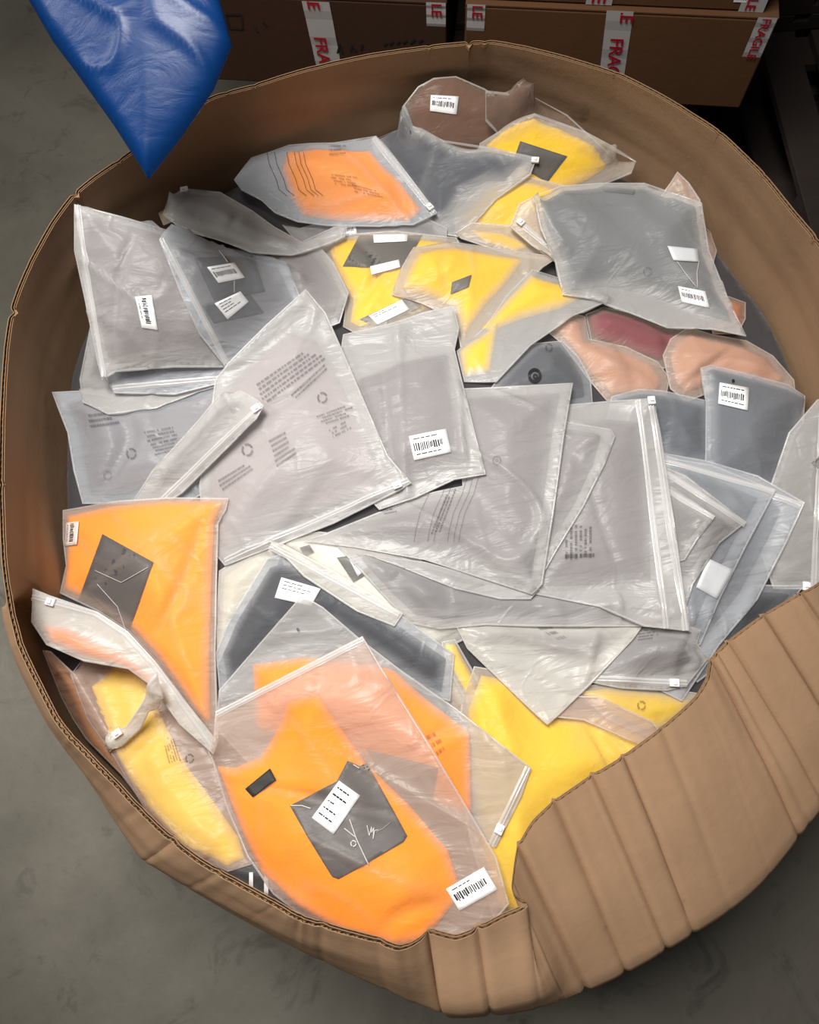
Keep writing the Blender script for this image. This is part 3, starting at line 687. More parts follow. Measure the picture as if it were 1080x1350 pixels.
# --- right side underneath
b = bag('dark mauve velvety garment in a bag between the blush bags and the large slate bag', [(772,414),(796,404),(836,412),(880,430),(906,436),(900,462),(876,486),(830,468),(780,452)], [([(776,418),(798,410),(835,418),(878,436),(896,442),(890,460),(870,474),(830,460),(784,444)], MA, .034, .010)], 'pink', contact=.10, margin=.25, wr=.001)
b = bag('blush pink bagged garment, left of the two beside the dark mauve one', [(716,432),(750,412),(772,416),(778,446),(826,456),(868,476),(884,498),(878,528),(800,528),(776,500),(740,452)], [([(732,432),(752,422),(764,424),(770,450),(822,464),(858,480),(872,500),(866,518),(806,518),(784,496),(752,452)], PE, .028, .008)], 'pink', contact=.32, margin=.45, wr=.004)
b = bag('blush pink bagged garment with crumpled film, right of the dark mauve one by the wall', [(874,468),(884,446),(908,430),(940,440),(985,448),(1020,468),(1048,500),(1050,520),(1000,530),(930,520),(905,530),(884,512)], [([(884,470),(892,452),(910,440),(940,449),(980,457),(1010,474),(1034,500),(1000,518),(930,508),(905,516),(892,504)], PE, .034, .010)], 'pink', contact=.35, margin=.45, wr=.005)
b = bag('dark slate bagged garment printed with a round logo, beside the grey bags in the centre', [(646,512),(668,484),(702,452),(742,448),(764,470),(780,500),(782,532),(730,545),(660,535)], [([(656,512),(674,488),(706,458),(738,455),(756,474),(768,500),(770,522),(728,532),(666,525)], (84,86,90), .034, .008)], 'cool', contact=.12, margin=.3, wr=.0015)
ringmark(b, 705, 495, 9, M_INK, .4, 0); ringmark(b, 706, 496, 3.5, M_INK, .6, 0); ringmark(b, 724, 458, 5, M_PRINT, .4, 3)
b = bag('slate grey bagged garment lying between the blush bag and the slate bag with a sticker', [(806,522),(842,512),(875,514),(936,528),(945,620),(900,625),(850,590),(800,560)], [([(814,526),(845,519),(875,521),(928,534),(935,608),(900,612),(856,580),(812,554)], (92,96,102), .026)], 'cool', contact=.16, margin=.4)
b = bag('slate grey bagged garment with a white sticker at its top, by the right wall', [(924,484),(938,480),(980,490),(1040,506),(1082,520),(1060,570),(1030,650),(1000,655),(930,635),(931,530)], [([(931,490),(940,486),(980,496),(1036,512),(1068,524),(1048,570),(1020,640),(1000,645),(938,626),(939,530)], (98,101,107), .026)], 'cool', {0:.01,1:.01}, contact=.16, margin=.45)
sticker(b, [(949,504),(988,511),(986,541),(947,532)], lines=2); ringmark(b, 967, 502, 2, M_INK, .8, 0)
b = bag('light grey knitted garment in a zip bag leaning at the right edge of the bin', [(1078,526),(1110,520),(1140,560),(1140,700),(1095,778),(1020,776),(1004,730),(1016,640),(1040,570)], [([(1072,540),(1100,534),(1126,566),(1126,696),(1088,764),(1026,766),(1014,728),(1026,644),(1048,576)], (140,138,136), .034, .010)], 'grey', {0:.08,1:.10,2:.10,3:.07,4:.0}, contact=.3, margin=.42, zips=[((1080,528),(1068,776),.99)])

# --- yellow group
b = bag('yellow bagged garment with a dark card under film, left end of the yellow row', [(424,326),(450,308),(520,303),(602,312),(625,350),(610,400),(560,420),(470,440),(452,430),(456,396),(430,350)], [([(434,328),(454,315),(520,310),(594,320),(610,350),(596,392),(550,410),(474,430),(462,424),(466,394),(442,350)], YE, .026, .006)], 'warm', {0:.01,1:.02,2:.02}, contact=.22, margin=.45, wr=.004)
card(b, [(474,310),(557,310),(533,352),(452,351)], 'dark grey hang card with two white strips'); sticker(b, [(492,309),(538,308),(537,318),(493,320)], False, 0, name='white_strip'); sticker(b, [(488,351),(526,342),(528,352),(490,362)], False, 0, name='white_strip')
card(b, [(474,421),(545,388),(556,404),(500,432)], 'charcoal hang card'); sticker(b, [(486,416),(530,395),(540,408),(498,428)], False, 2)
b = bag('yellow bagged garment whose pale film corner points right, middle of the yellow row', [(545,325),(600,318),(737,338),(716,352),(672,398),(625,462),(608,462),(600,420),(556,400),(516,388),(530,350)], [([(552,333),(600,326),(690,342),(668,372),(640,402),(612,440),(602,404),(560,388),(530,380),(542,350)], YE, .024)], 'warm', {1:.01,2:.03}, contact=.2, margin=.62)
card(b, [(596,372),(622,362),(618,378),(594,388)])
b = bag('yellow bagged garment with a long pale film flap, right end of the yellow row', [(702,354),(740,366),(803,396),(760,414),(700,455),(655,503),(612,503),(602,462),(640,430),(668,388)], [([(700,362),(738,374),(770,390),(740,406),(690,420),(648,436),(636,432),(668,396)], YE, .02), ([(606,462),(656,428),(646,488),(612,494)], YE, .022)], 'grey', {0:.01,2:.03}, contact=.15, margin=.58)

# --- big slate bag at the right
b = bag('pale film corners with zip ends standing out left of the large slate bag', [(684,268),(704,258),(720,300),(750,345),(735,348),(700,322),(672,298)], [], 'warm', {0:.02,1:.03}, margin=.6, wr=.004, zips=[((682,296),(742,346),.03)])
b = bag('large slate-grey garment in a wide bag with two white labels, beside the right wall', [(704,257),(740,244),(790,240),(850,240),(926,266),(936,330),(960,390),(985,443),(940,434),(880,432),(830,412),(770,392),(742,388),(732,345),(712,300)], [([(712,262),(742,251),(790,247),(850,248),(917,272),(925,330),(945,384),(966,425),(920,412),(850,386),(800,376),(752,382),(742,345),(722,300)], (104,107,110), .03, .005)], 'grey', {0:.03,1:.04,2:.05,3:.06,4:.07,5:.06,6:.04,7:.02}, contact=.26, margin=.55)
sticker(b, [(880,324),(920,328),(922,345),(888,343)], False, 0, mat=M_LABELG); sticker(b, [(894,377),(930,384),(936,406),(899,398)])
thread(b, [(893,345),(905,362),(918,378)]); thread(b, [(922,344),(919,360),(920,380)]); ringmark(b, 854, 358, 6, M_PRINT2, .3, 3)
card(b, [(792,246),(838,250),(836,256),(798,252)])

# --- left side
b = bag('grey printed bag in the lower left, its left corner touching the wall', [(67,516),(110,514),(210,520),(300,505),(340,530),(330,570),(290,640),(240,665),(108,664),(96,620),(88,570)], [([(90,532),(120,525),(210,532),(296,520),(322,538),(315,570),(280,630),(236,650),(120,652),(112,616),(104,572)], GRL, .024, .007)], 'cool', {0:.05,1:.04,9:.02,10:.04}, contact=.42, margin=.52, wr=.006)
textblock(b, [(188,568),(232,560),(238,580),(196,590)], 4, seed=4); textblock(b, [(200,588),(240,580),(243,592),(204,602)], 3, True, seed=5); ringmark(b, 173, 598, 7); ringmark(b, 142, 627, 6, M_PRINT2)
textblock(b, [(112,545),(156,540),(160,560),(118,566)], 3, True, seed=6)
b = bag('lowest grey bag of the left stack, its pale film hanging out toward the front', [(96,330),(120,420),(104,500),(108,530),(142,546),(205,538),(262,516),(330,500),(330,400),(200,300)], [([(108,340),(132,420),(118,498),(150,522),(205,520),(262,500),(318,488),(318,400),(200,312)], GR, .02)], 'grey', {0:.05,9:.03}, contact=.35, margin=.62)
b = bag('second grey bag of the left stack, directly under the top one', [(95,300),(112,400),(128,480),(150,518),(230,520),(290,505),(330,490),(330,400),(200,290)], [([(104,306),(122,400),(140,476),(160,508),(230,511),(290,496),(320,480),(320,400),(200,300)], (118,118,126), .024)], 'cool', {0:.08,8:.06,1:.04}, contact=.3, margin=.6, zips=[((97,305),(132,485)), ((150,517),(290,504))])
b = bag('topmost grey bag of the left stack, with a tilted barcode sticker and fanned zip edges', [(97,268),(160,284),(230,305),(330,345),(400,372),(410,430),(330,470),(300,484),(230,484),(152,490),(134,502),(128,478),(112,400),(97,330)], [([(112,282),(160,294),(230,314),(325,352),(388,380),(396,424),(320,460),(298,474),(230,474),(160,478),(142,470),(124,400),(108,330)], GRL, .028, .005)], 'grey', {0:.19,1:.15,2:.11,13:.15,12:.08,3:.06,11:.05,10:.03}, contact=.38, margin=.58, wr=.004, zips=[((98,272),(134,500))])
sticker(b, [(178,391),(200,389),(208,435),(187,432)], flip=True)
b = bag('yellow cloth end in a bag against the left wall behind the rolled grey bag', [(196,272),(225,262),(240,285),(215,296)], [([(202,274),(222,267),(232,284),(214,290)], (190,160,70), .01)], 'warm', {0:.03,1:.04})
b = bag('plain grey bag to the right of the small bag with two stickers', [(340,330),(420,322),(440,345),(460,385),(448,425),(420,436),(380,440)], [([(350,338),(416,331),(432,350),(449,386),(439,418),(416,428),(384,430)], GRL, .028)], 'grey', {1:.02,2:.02}, contact=.4, margin=.55)
b = bag('small grey bag with two white stickers on charcoal cards, on the left stack', [(209,315),(262,320),(330,330),(378,345),(400,400),(370,430),(340,455),(298,485),(262,440),(238,388)], [([(228,326),(262,330),(330,340),(366,352),(386,396),(362,420),(330,444),(296,466),(272,436),(250,388)], GR, .022)], 'cool', {0:.04,1:.04}, contact=.38, margin=.55, zips=[((210,316),(296,482))])
card(b, [(256,340),(334,336),(350,384),(282,396)], 'dark grey hang card'); card(b, [(266,402),(330,388),(348,412),(282,426)], 'dark grey hang card')
sticker(b, [(273,352),(309,346),(323,366),(288,373)]); sticker(b, [(283,400),(317,384),(328,398),(300,421)], False, 4); thread(b, [(289,330),(300,345)]); thread(b, [(309,370),(309,386)])
b = bag('grey bag rolled over on itself with a white slider, against the far left wall', [(214,282),(222,262),(241,247),(290,252),(332,276),(362,298),(398,318),(440,298),(458,296),(455,312),(420,326),(385,336),(330,332),(282,314),(232,296)], [([(221,283),(228,267),(245,255),(288,259),(328,282),(358,304),(394,325),(380,330),(330,325),(284,307),(236,290)], (140,138,138), .045, .006)], 'grey', {0:.05,1:.07,2:.08,3:.07,4:.05,13:.02,14:.03}, contact=.4, margin=.6, wr=.003)
slide(b, (236,250),(262,250), .3, b.o)


# --- centre, lower layers
b = bag('bag of white cloth with a small charcoal card, under the grey bags in the centre', [(360,712),(420,700),(520,712),(600,770),(640,830),(575,862),(520,830),(440,770)], [([(376,716),(420,710),(512,722),(588,776),(618,824),(572,848),(524,818),(446,762)], (225,222,212), .02)], 'white', contact=.3, margin=.5, wr=.005)
card(b, [(444,735),(478,730),(502,746),(466,768)], 'charcoal hang card with a white label'); sticker(b, [(458,733),(478,730),(490,744),(472,760)], False, 3); card(b, [(395,722),(408,718),(414,728),(402,734)])
b = bag('white zip bag with creased film, between the left orange bag and the charcoal one', [(288,752),(352,712),(372,726),(360,760),(310,830),(286,880),(284,820)], [([(296,760),(346,724),(356,734),(346,758),(304,820),(292,850),(292,810)], (205,200,186), .012)], 'white', contact=.3, margin=.6, wr=.004)
b = bag('small bag of crumpled film with a white garment beside the charcoal trousers bag', [(560,850),(600,862),(640,950),(640,985),(600,940),(580,915)], [([(572,862),(596,872),(626,945),(600,925),(584,905)], (190,182,172), .02)], 'warm', wr=.006, margin=.5)
b = bag('pale yellow strip of a bagged garment right of the charcoal trousers bag', [(582,846),(600,842),(628,890),(650,940),(660,1000),(628,1000),(616,930),(590,880)], [([(586,850),(600,849),(622,890),(642,940),(648,985),(634,985),(622,925),(596,880)], YE, .02)], 'white', contact=.12, margin=.35)
b = bag('large bright yellow bagged garment in the lower right, beneath the folded cardboard wall', [(625,878),(670,885),(720,935),(800,935),(860,958),(900,985),(840,1060),(740,1110),(730,1240),(650,1210),(620,1110),(600,1000),(608,930)], [([(635,890),(668,897),(716,945),(796,946),(848,966),(876,988),(826,1048),(730,1100),(716,1220),(660,1195),(632,1105),(612,1000),(618,935)], (236, 194, 34), .03, .006)], 'warm', contact=.16, margin=.4, wr=.004)
b = bag('yellow bagged garment with a printed mark, at the inner edge of the cardboard fold', [(755,906),(800,900),(870,905),(930,915),(905,960),(860,975),(800,948)], [([(764,912),(800,908),(868,914),(912,924),(893,952),(858,964),(806,940)], (228,190,26), .022)], 'warm', contact=.22, margin=.5)
ringmark(b, 846, 930, 6, M_PRINT, .4, 3)
b = bag('pale film sleeve with zip lying across the large yellow garment', [(740,916),(790,918),(860,950),(880,975),(850,985),(770,950),(728,945)], [], 'pink', margin=.42)

# --- right-hand fan of zip bags, bottom to top
b = bag('dark bag added to stand for the shaded gap behind the cardboard fold at the right', [(940,780),(1000,770),(1062,772),(1010,830),(960,870),(920,900),(900,880)], [([(950,790),(1000,780),(1045,782),(1000,824),(950,862),(918,884)], (44,45,48), .01)], 'cool', margin=.2, contact=.1)  # dark cloth colour stands in for the shade in this gap
b = bag('grey zip bag lowest of the right-hand fan, zip corner pointing at the right wall', [(872,596),(930,606),(1000,626),(1062,662),(1040,712),(1000,790),(950,850),(900,925),(850,900),(870,760)], [([(880,612),(930,622),(1000,644),(1030,672),(1012,712),(976,780),(930,838),(890,900),(862,880),(882,760)], SLL, .02)], 'cool', contact=.34, margin=.48, zips=[((874,598),(1060,663))])
b = bag('grey zip bag second from the bottom of the right-hand fan, with a frosted white label', [(874,602),(940,612),(1024,646),(985,720),(950,790),(925,850),(908,860),(880,800)], [([(884,616),(936,628),(1000,656),(966,716),(932,782),(914,830),(892,794)], SLL, .016)], 'cool', contact=.35, margin=.5, zips=[((876,604),(1022,645))])
sticker(b, [(934,736),(968,752),(946,790),(918,774)], False, 0, mat=M_LABELG)
b = bag('grey zip bag third from the bottom of the right-hand fan', [(872,614),(905,626),(985,688),(950,716),(915,770),(905,800),(880,780)], [([(884,634),(906,644),(962,692),(938,712),(906,758),(892,760)], GR, .016)], 'grey', contact=.36, margin=.55, zips=[((874,616),(984,688))])
b = bag('small grey zip bag topmost of the right-hand fan, with a bright white edge', [(872,636),(888,642),(944,680),(920,712),(904,738),(890,742),(874,720)], [([(880,652),(890,656),(930,684),(912,706),(898,728),(884,718)], (120,116,116), .014)], 'grey', contact=.35, margin=.55, zips=[((874,638),(943,680))])
b = bag('grey bag with zip and white slider along its lower edge, above yellow cloth', [(776,884),(820,830),(850,812),(925,830),(920,848),(935,868),(906,905),(880,911),(820,908),(780,900)], [([(796,882),(828,838),(852,824),(908,838),(904,856),(912,868),(890,890),(820,888)], GR, .018, .006)], 'grey', contact=.38, margin=.6, wr=.006, zips=[((906,906),(780,900),.14)])
textblock(b, [(845,826),(872,822),(868,842),(838,846)], 5, seed=8)
b = bag('whitish bag hanging down in a long triangular film corner over the yellow garment', [(600,822),(660,820),(760,826),(855,815),(836,842),(780,902),(735,945),(722,956),(700,936),(650,888),(616,855)], [([(616,828),(660,828),(760,834),(836,824),(818,842),(772,876),(730,870),(690,850),(640,850)], GRL, .018, .005)], 'white', {7:.01}, contact=.42, margin=.66, wr=.004)
textblock(b, [(704,826),(724,824),(752,842),(740,846)], 3, seed=9)
b = bag('long grey bag under the big central ones, its crinkled front edge over the white triangle', [(440,715),(520,730),(640,770),(720,780),(880,776),(908,800),(912,834),(860,826),(800,826),(700,826),(640,824),(580,830),(540,822),(500,780)], [([(470,730),(520,740),(640,780),(720,790),(870,786),(894,804),(896,818),(800,814),(700,812),(640,812),(584,816),(548,810),(516,780)], GR, .024, .006)], 'grey', contact=.38, margin=.58, wr=.006, seam=True)
b = bag('big grey zip bag in the centre right, its bright zip edge standing at the right', [(735,534),(800,528),(862,524),(872,570),(890,690),(910,832),(850,826),(790,800),(700,782),(690,730),(735,640)], [([(752,560),(800,552),(842,556),(850,600),(856,690),(858,766),(800,770),(716,772),(706,728),(748,640)], GRL, .022)], 'grey', {1:.02,2:.03,3:.03,4:.02}, contact=.42, margin=.56, zips=[((862,526),(909,831),.01), ((846,527),(884,828))])
textblock(b, [(744,738),(744,690),(782,684),(782,738)], 6, seed=10); textblock(b, [(742,738),(784,736),(784,726),(742,728)], 1, seed=11)
b = bag('grey bag lying between the big central zip bag and the buttoned grey one', [(720,560),(745,555),(806,565),(812,575),(798,612),(770,668),(735,725),(712,765),(690,740),(700,640)], [([(732,570),(750,565),(792,574),(782,612),(756,666),(724,718),(706,736),(716,640)], GRL, .022)], 'grey', contact=.42, margin=.56)
b = bag('grey bag directly beneath the buttoned grey one, its edge showing below it', [(480,730),(560,740),(640,762),(712,776),(700,790),(660,790),(600,776),(540,752)], [([(500,738),(560,748),(640,770),(690,780),(600,766),(545,748)], GR, .012)], 'grey', margin=.6, wr=.005)
b = bag('grey bagged shirt with a button placket and wavy printed lines, centre of the bin', [(596,512),(640,510),(756,504),(745,570),(730,680),(716,770),(702,784),(640,764),(560,738),(470,722),(400,714),(460,690),(560,650),(610,640)], [([(606,526),(640,522),(738,518),(728,570),(714,680),(700,762),(640,746),(560,722),(480,708),(440,704),(560,662),(622,650)], GRL, .028, .004)], 'grey', {2:.02,3:.02}, contact=.40, margin=.58, wr=.004)
ringmark(b, 655, 607, 6, M_PRINT2, .3, 0); ringmark(b, 655, 607, 2, M_PRINT2, .6, 0)
for x in (548, 566, 574, 592, 600, 607):
    thread(b, [(x+24,628),(x+18,650),(x+6,676),(x,700),(x-2,714)], .0006, .0018, 'printed_line', M_PRINT2)
textblock(b, [(634,618),(622,560),(610,562),(622,620)], 2, True, seed=12); textblock(b, [(566,706),(592,640),(604,642),(580,706)], 3, True, seed=14); textblock(b, [(500,668),(520,664),(524,676),(504,680)], 3, seed=13)
b = bag('grey bag with a large barcode sticker, leaning right of the tall printed bag', [(452,440),(520,424),(560,410),(598,402),(606,432),(600,460),(612,510),(628,575),(641,625),(600,632),(548,656),(500,672),(470,640),(440,520)], [([(474,500),(524,480),(560,470),(590,466),(592,480),(600,512),(614,572),(620,606),(590,618),(540,638),(500,648),(478,620),(460,520)], GRL, .03, .004)], 'grey', {3:.03,2:.02,4:.02}, contact=.40, margin=.66, wr=.004)
sticker(b, [(539,575),(588,565),(595,596),(546,607)], lines=2)
b = bag('tall grey printed bag, pointed at the top, zip along its lower edge, atop the heap', [(403,380),(430,412),(460,480),(490,550),(512,600),(522,612),(543,636),(530,645),(440,690),(296,746),(268,712),(262,640),(275,560),(283,500),(300,478),(350,428)], [([(384,440),(416,448),(446,500),(474,560),(500,616),(504,634),(430,672),(300,724),(282,706),(276,640),(292,560),(306,506),(330,480)], (172,163,164), .034, .004)], 'grey', {0:.05,1:.04,15:.04,14:.03}, contact=.40, margin=.60, wr=.004, zips=[((540,638),(298,744),.06)])
textblock(b, [(330,510),(420,448),(436,470),(350,535)], 5, True, seed=20); textblock(b, [(382,520),(430,476),(432,488),(388,530)], 2, True, seed=21); ringmark(b, 425, 524, 7)
textblock(b, [(416,548),(464,530),(468,548),(424,562)], 4, seed=22); textblock(b, [(432,566),(462,550),(464,566),(440,578)], 3, seed=26); textblock(b, [(352,580),(380,565),(392,600),(366,618)], 6, True, seed=23); textblock(b, [(286,632),(330,606),(334,620),(292,650)], 3, True, seed=24); ringmark(b, 326, 593, 8)
b = bag('narrow folded grey film flap with a zip and white slider, above the left orange bag', [(262,552),(286,522),(318,514),(340,526),(348,534),(338,552),(290,600),(240,650),(216,666),(172,664),(200,620)], [([(262,570),(288,538),(316,528),(326,538),(278,590),(230,636),(200,650),(216,616)], GRL, .014)], 'grey', {2:.02,3:.04,4:.04}, contact=.45, margin=.68, zips=[((348,535),(216,664),.06)])

# --- charcoal trousers bag
b = bag('charcoal bagged trousers with a white sticker, between the two orange garments', [(284,860),(300,820),(352,735),(370,730),(420,745),(500,790),(600,862),(594,925),(560,915),(500,880),(440,850),(380,900),(290,925)], [([(294,862),(312,820),(356,748),(374,742),(416,756),(440,776),(500,808),(588,868),(582,912),(556,900),(500,862),(436,820),(400,830),(300,905)], CH, .024, .003)], 'cool', {3:.01}, contact=.08, margin=.4, wr=.0015)
sticker(b, [(371,761),(423,776),(410,799),(362,788)], False, 3)
b = bag('clear zip strip bag with whitish film crossing above the charcoal trousers', [(354,712),(372,716),(440,752),(532,808),(520,826),(470,806),(400,760)], [], 'white', {0:.01,1:.01}, margin=.5, zips=[((358,716),(528,808))])

# --- lower left
b = bag('dark garment with two white stripes, deep in the gap by the front wall', [(270,1135),(300,1130),(360,1140),(420,1180),(440,1215),(380,1205),(320,1180)], [([(278,1140),(302,1137),(355,1146),(410,1182),(420,1202),(380,1195),(325,1172)], (34,26,22), .012)], 'cool', margin=.2, contact=.08)
for x in (331, 351): patch(b, [(x-2.5,1150),(x+2.5,1150),(x+3,1180),(x-3,1180)], 'white_stripe', M_STK)
b = bag('narrow pale bag squeezed upright along the lower left wall', [(55,857),(66,858),(100,890),(140,960),(185,1050),(235,1105),(268,1132),(255,1138),(190,1095),(120,1010),(80,920)], [([(70,872),(98,900),(130,965),(175,1050),(220,1100),(200,1092),(130,1006),(92,920)], (210,150,90), .012)], 'peach', {0:.05,1:.06,2:.06,3:.05,4:.04,5:.03,6:.02}, contact=.4, margin=.6)
b = bag('pale yellow garment in a printed bag at the lower left, under the orange one', [(92,890),(110,866),(180,862),(230,900),(262,960),(285,1010),(310,1080),(332,1140),(300,1150),(240,1120),(190,1070),(150,1000),(115,950)], [([(120,905),(150,878),(186,884),(206,930),(222,965),(246,1010),(282,1058),(314,1104),(322,1132),(298,1142),(240,1112),(196,1064),(156,998)], (250,214,84), .022, .008)], 'pink', contact=.28, margin=.45, wr=.005)
textblock(b, [(222,1008),(214,975),(228,968),(240,1004)], 5, seed=30); textblock(b, [(208,948),(198,935),(206,925),(218,945)], 5, seed=31); ringmark(b, 250, 1000, 6)
b = bag('left orange bagged garment with a charcoal card, against the left wall', [(82,672),(150,660),(220,655),(301,656),(298,672),(288,690),(286,760),(284,860),(288,978),(272,968),(236,915),(205,872),(168,832),(128,806),(78,782),(74,750),(82,710)], [([(88,680),(150,667),(220,661),(293,661),(282,690),(279,760),(276,860),(277,955),(262,940),(236,902),(205,860),(168,822),(128,798),(84,776),(82,750),(90,712)], (255,158,38), .04, .005)], 'pink', {0:.02,6:.0,12:.01}, contact=.12, margin=.45, wr=.002)
card(b, [(135,704),(202,741),(168,838),(100,800)], 'dark grey hang card behind frosted film'); sticker(b, [(87,689),(104,687),(101,718),(85,720)], mat=M_STKP, flip=True)
thread(b, [(125,752),(160,768),(195,748)]); thread(b, [(128,770),(155,800),(168,838)])
b = bag('orange bagged garment end in the lower left with its zip edge curving to the right', [(34,779),(64,784),(128,806),(168,832),(205,872),(245,925),(287,978),(281,995),(236,955),(200,905),(168,882),(110,872),(60,850),(40,820)], [([(54,822),(90,828),(132,848),(170,866),(205,900),(225,930),(198,902),(164,878),(112,866),(66,846)], (245,140,40), .018, .005)], 'white', {0:.11,1:.10,2:.07,3:.05,4:.04,5:.03,6:.03,7:.03,8:.03,9:.03,10:.03,11:.05,12:.07,13:.09}, contact=.30, margin=.72, zips=[((44,783),(128,806),.3), ((128,806),(168,832)), ((168,832),(205,872)), ((205,872),(286,984))])
b = bag('crumpled scrap of white film with a zip slider, over the pale yellow garment', [(138,985),(142,966),(165,958),(190,920),(206,885),(215,920),(208,934),(196,938),(184,962),(160,984),(142,992)], [], 'white', {0:.02,4:.06,5:.05}, margin=.8, wr=.006)
slide(b, (146,968),(162,956), .4, b.o)

# --- lower right zip corner and front orange bags
b = bag('orange bagged garment behind the front one, its zip edge with slider on the right', [(398,784),(426,800),(470,838),(530,884),(602,934),(701,1012),(688,1050),(654,1118),(620,1090),(480,1010),(330,1010),(284,960),(288,910),(340,850)], [([(333,876),(400,866),(440,870),(500,878),(520,884),(560,920),(620,966),(622,1075),(560,1052),(480,1000),(338,960)], OR, .026, .003)], 'grey', {0:.02,1:.02}, contact=.12, margin=.42, wr=.003, zips=[((701,1014),(652,1118),.78)])
card(b, [(484,988),(578,1012),(566,1080),(520,1066)], 'dark grey hang card'); thread(b, [(392,828),(394,832)], .002, name='vent_hole', mat=M_PRINT); textblock(b, [(560,968),(574,962),(590,990),(578,1000)], 3, seed=33)
b = bag('front orange bagged shirt with a large charcoal card, label and barcode sticker', [(284,938),(380,888),(478,838),(510,890),(560,970),(620,1070),(655,1130),(672,1192),(650,1218),(600,1262),(545,1262),(470,1240),(400,1210),(360,1180),(325,1130),(300,1070),(278,1000)], [([(286,1010),(310,1012),(344,998),(372,950),(378,926),(420,914),(436,940),(482,1006),(540,1062),(590,1120),(604,1160),(600,1190),(560,1240),(520,1248),(450,1228),(395,1195),(345,1150),(325,1110),(306,1062)], OR, .032, .004)], 'pink', {0:.0,1:.01,9:.05,10:.06,11:.05,8:.04,7:.03}, contact=.10, margin=.38, wr=.0025, zips=[((284,938),(478,839))])
card(b, [(382,1062),(444,1030),(458,1003),(466,1006),(474,1010),(484,1006),(537,1102),(532,1110),(446,1159),(438,1156)], 'large charcoal hang card with a white label and script logo')
sticker(b, [(447,1029),(475,1049),(440,1100),(411,1078)], False, 5, flip=False, name='white_label')
patch(b, [(323,1040),(356,1013),(364,1028),(333,1051)], 'neck_label', M_NECK)
sticker(b, [(588,1172),(638,1143),(656,1173),(606,1201)], lines=1)
thread(b, [(461,1080),(470,1106),(486,1140)], .0009); thread(b, [(454,1092),(469,1104)], .0009); thread(b, [(383,1062),(398,1062),(410,1066)], .0009)
thread(b, [(484,1088),(487,1102),(490,1090),(490,1098),(493,1091),(492,1107),(494,1095),(499,1094)], .0007, name='script_logo'); thread(b, [(496,1097),(505,1092),(515,1084)], .0003, name='script_logo')
thread(b, [(466,1008),(474,1013)], .0009); ringmark(b, 466, 1112, 4, M_THREAD, .3, 3)
# ------------------------------------------------------------------ cartons behind the bin
def carton(label, A, ux, uy, L, D, Hh, mat, tapes, grp='taped cartons stacked behind the bin'):
    """A = front lower corner (left), ux along the front, uy to the back"""
    o = empty('cardboard_carton', tuple(A)); tag(o, label, 'box', grp)
    ux, uy = np.array([*ux, 0.]), np.array([*uy, 0.]); m = MB(); g = .002
    m.box((0,0,0), ux*L, uy*D, (0,0,Hh-.006)); bevel(m.obj('carton_body', mat, o), .004)
    for k, (a, bb) in enumerate(((0, .5), (.5, 1))):
        m = MB(); m.box(uy*(D*a+(.0015 if k else 0))+np.array([0,0,Hh-.006]), ux*L, uy*(D*.5-.0015), (0,0,.006)); bevel(m.obj('top_flap', mat, o), .0015, 1)
    for (u, w_, v0, v1, txt, sl) in tapes:
        m = MB(); n = 8; V_, F_ = [], []
        for i in range(n+1):
            t = i/n; z = Hh-v0+(v0-v1)*t; du = sl*t
            for a in (0, 1): V_.append(ux*(u+du+a*w_)-uy*(.0008+.0006*sin(i*2.1))+np.array([0, 0, z]))
        for a in (0, 1): pass
        for i in range(n): F_.append((2*i, 2*i+2, 2*i+3, 2*i+1))
        tp = mesh_obj('packing_tape', V_, F_, M_TAPE, o, False)
        for (s, tx, sz, off_) in txt:
            cu = bpy.data.curves.new('t', 'FONT'); cu.body = tx; cu.size = sz; cu.extrude = 0; cu.offset = sz*.02
            to = bpy.data.objects.new('t', cu); COL.objects.link(to); bpy.context.view_layer.update()
            me = bpy.data.meshes.new_from_object(to); bpy.data.objects.remove(to)
            # letters run down the tape: text x -> down, text y -> along ux
            for v in me.vertices:
                d_, s_ = v.co.x, v.co.y; z = Hh-v0-s-d_; f = (v0+s+d_-v0)/max(1e-6, (v1-v0))
                p = ux*(u+off_+sl*f+s_)-uy*.0032+np.array([0, 0, z]); v.co = Vector(p)
            me.materials.append(M_RED); t2 = bpy.data.objects.new('printed_letters', me); COL.objects.link(t2); t2.parent = tp
            # keep only what lies on the tape
            bm = bmesh.new(); bm.from_mesh(me); bmesh.ops.bisect_plane(bm, geom=bm.verts[:]+bm.edges[:]+bm.faces[:], plane_co=(0,0,Hh-.002), plane_no=(0,0,1), clear_outer=True); bm.to_mesh(me); bm.free()
    return o
YB = max(rim[:, 1])+.10
Abr = PYp(975, 143, YB); Atr = PYp(1017, 25, YB); HT = Atr[2]-Abr[2]; ZB = Abr[2]; ZT = Atr[2]
q1 = PZ(640, 8, ZT); q2 = PZ(1015, 25, ZT); dv = (q2-q1)[:2]; dv /= np.linalg.norm(dv); uxx = dv; uyy = np.array([-dv[1], dv[0]])
def along(px, py, z):      # distance left of the right lower corner, along the front
    p = PZ(px, py, z); return float((p[:2]-Abr[:2])@uxx)
def planehit(px, py):      # (u, z) on the front plane
    d = ray(px, py); n = np.array([*uyy, 0]); t = ((Abr-CAM)@n)/(d@n); p = CAM+d*t; return float((p[:2]-Abr[:2])@uxx), float(p[2])
uL = planehit(613, 30)[0]; LR = -uL; A0 = Abr+np.array([*(uxx*uL), 0])
def tape(px0, py0, px1, py1, wpx, txt, left=0, base=None, zt=None):
    (u0, z0), (u1, z1) = planehit(px0, py0), planehit(px1, py1); uw = planehit(px0+wpx, py0)[0]-u0
    return (u0-left, uw, zt-z0, zt-z1, txt, u1-u0)
TS = .034
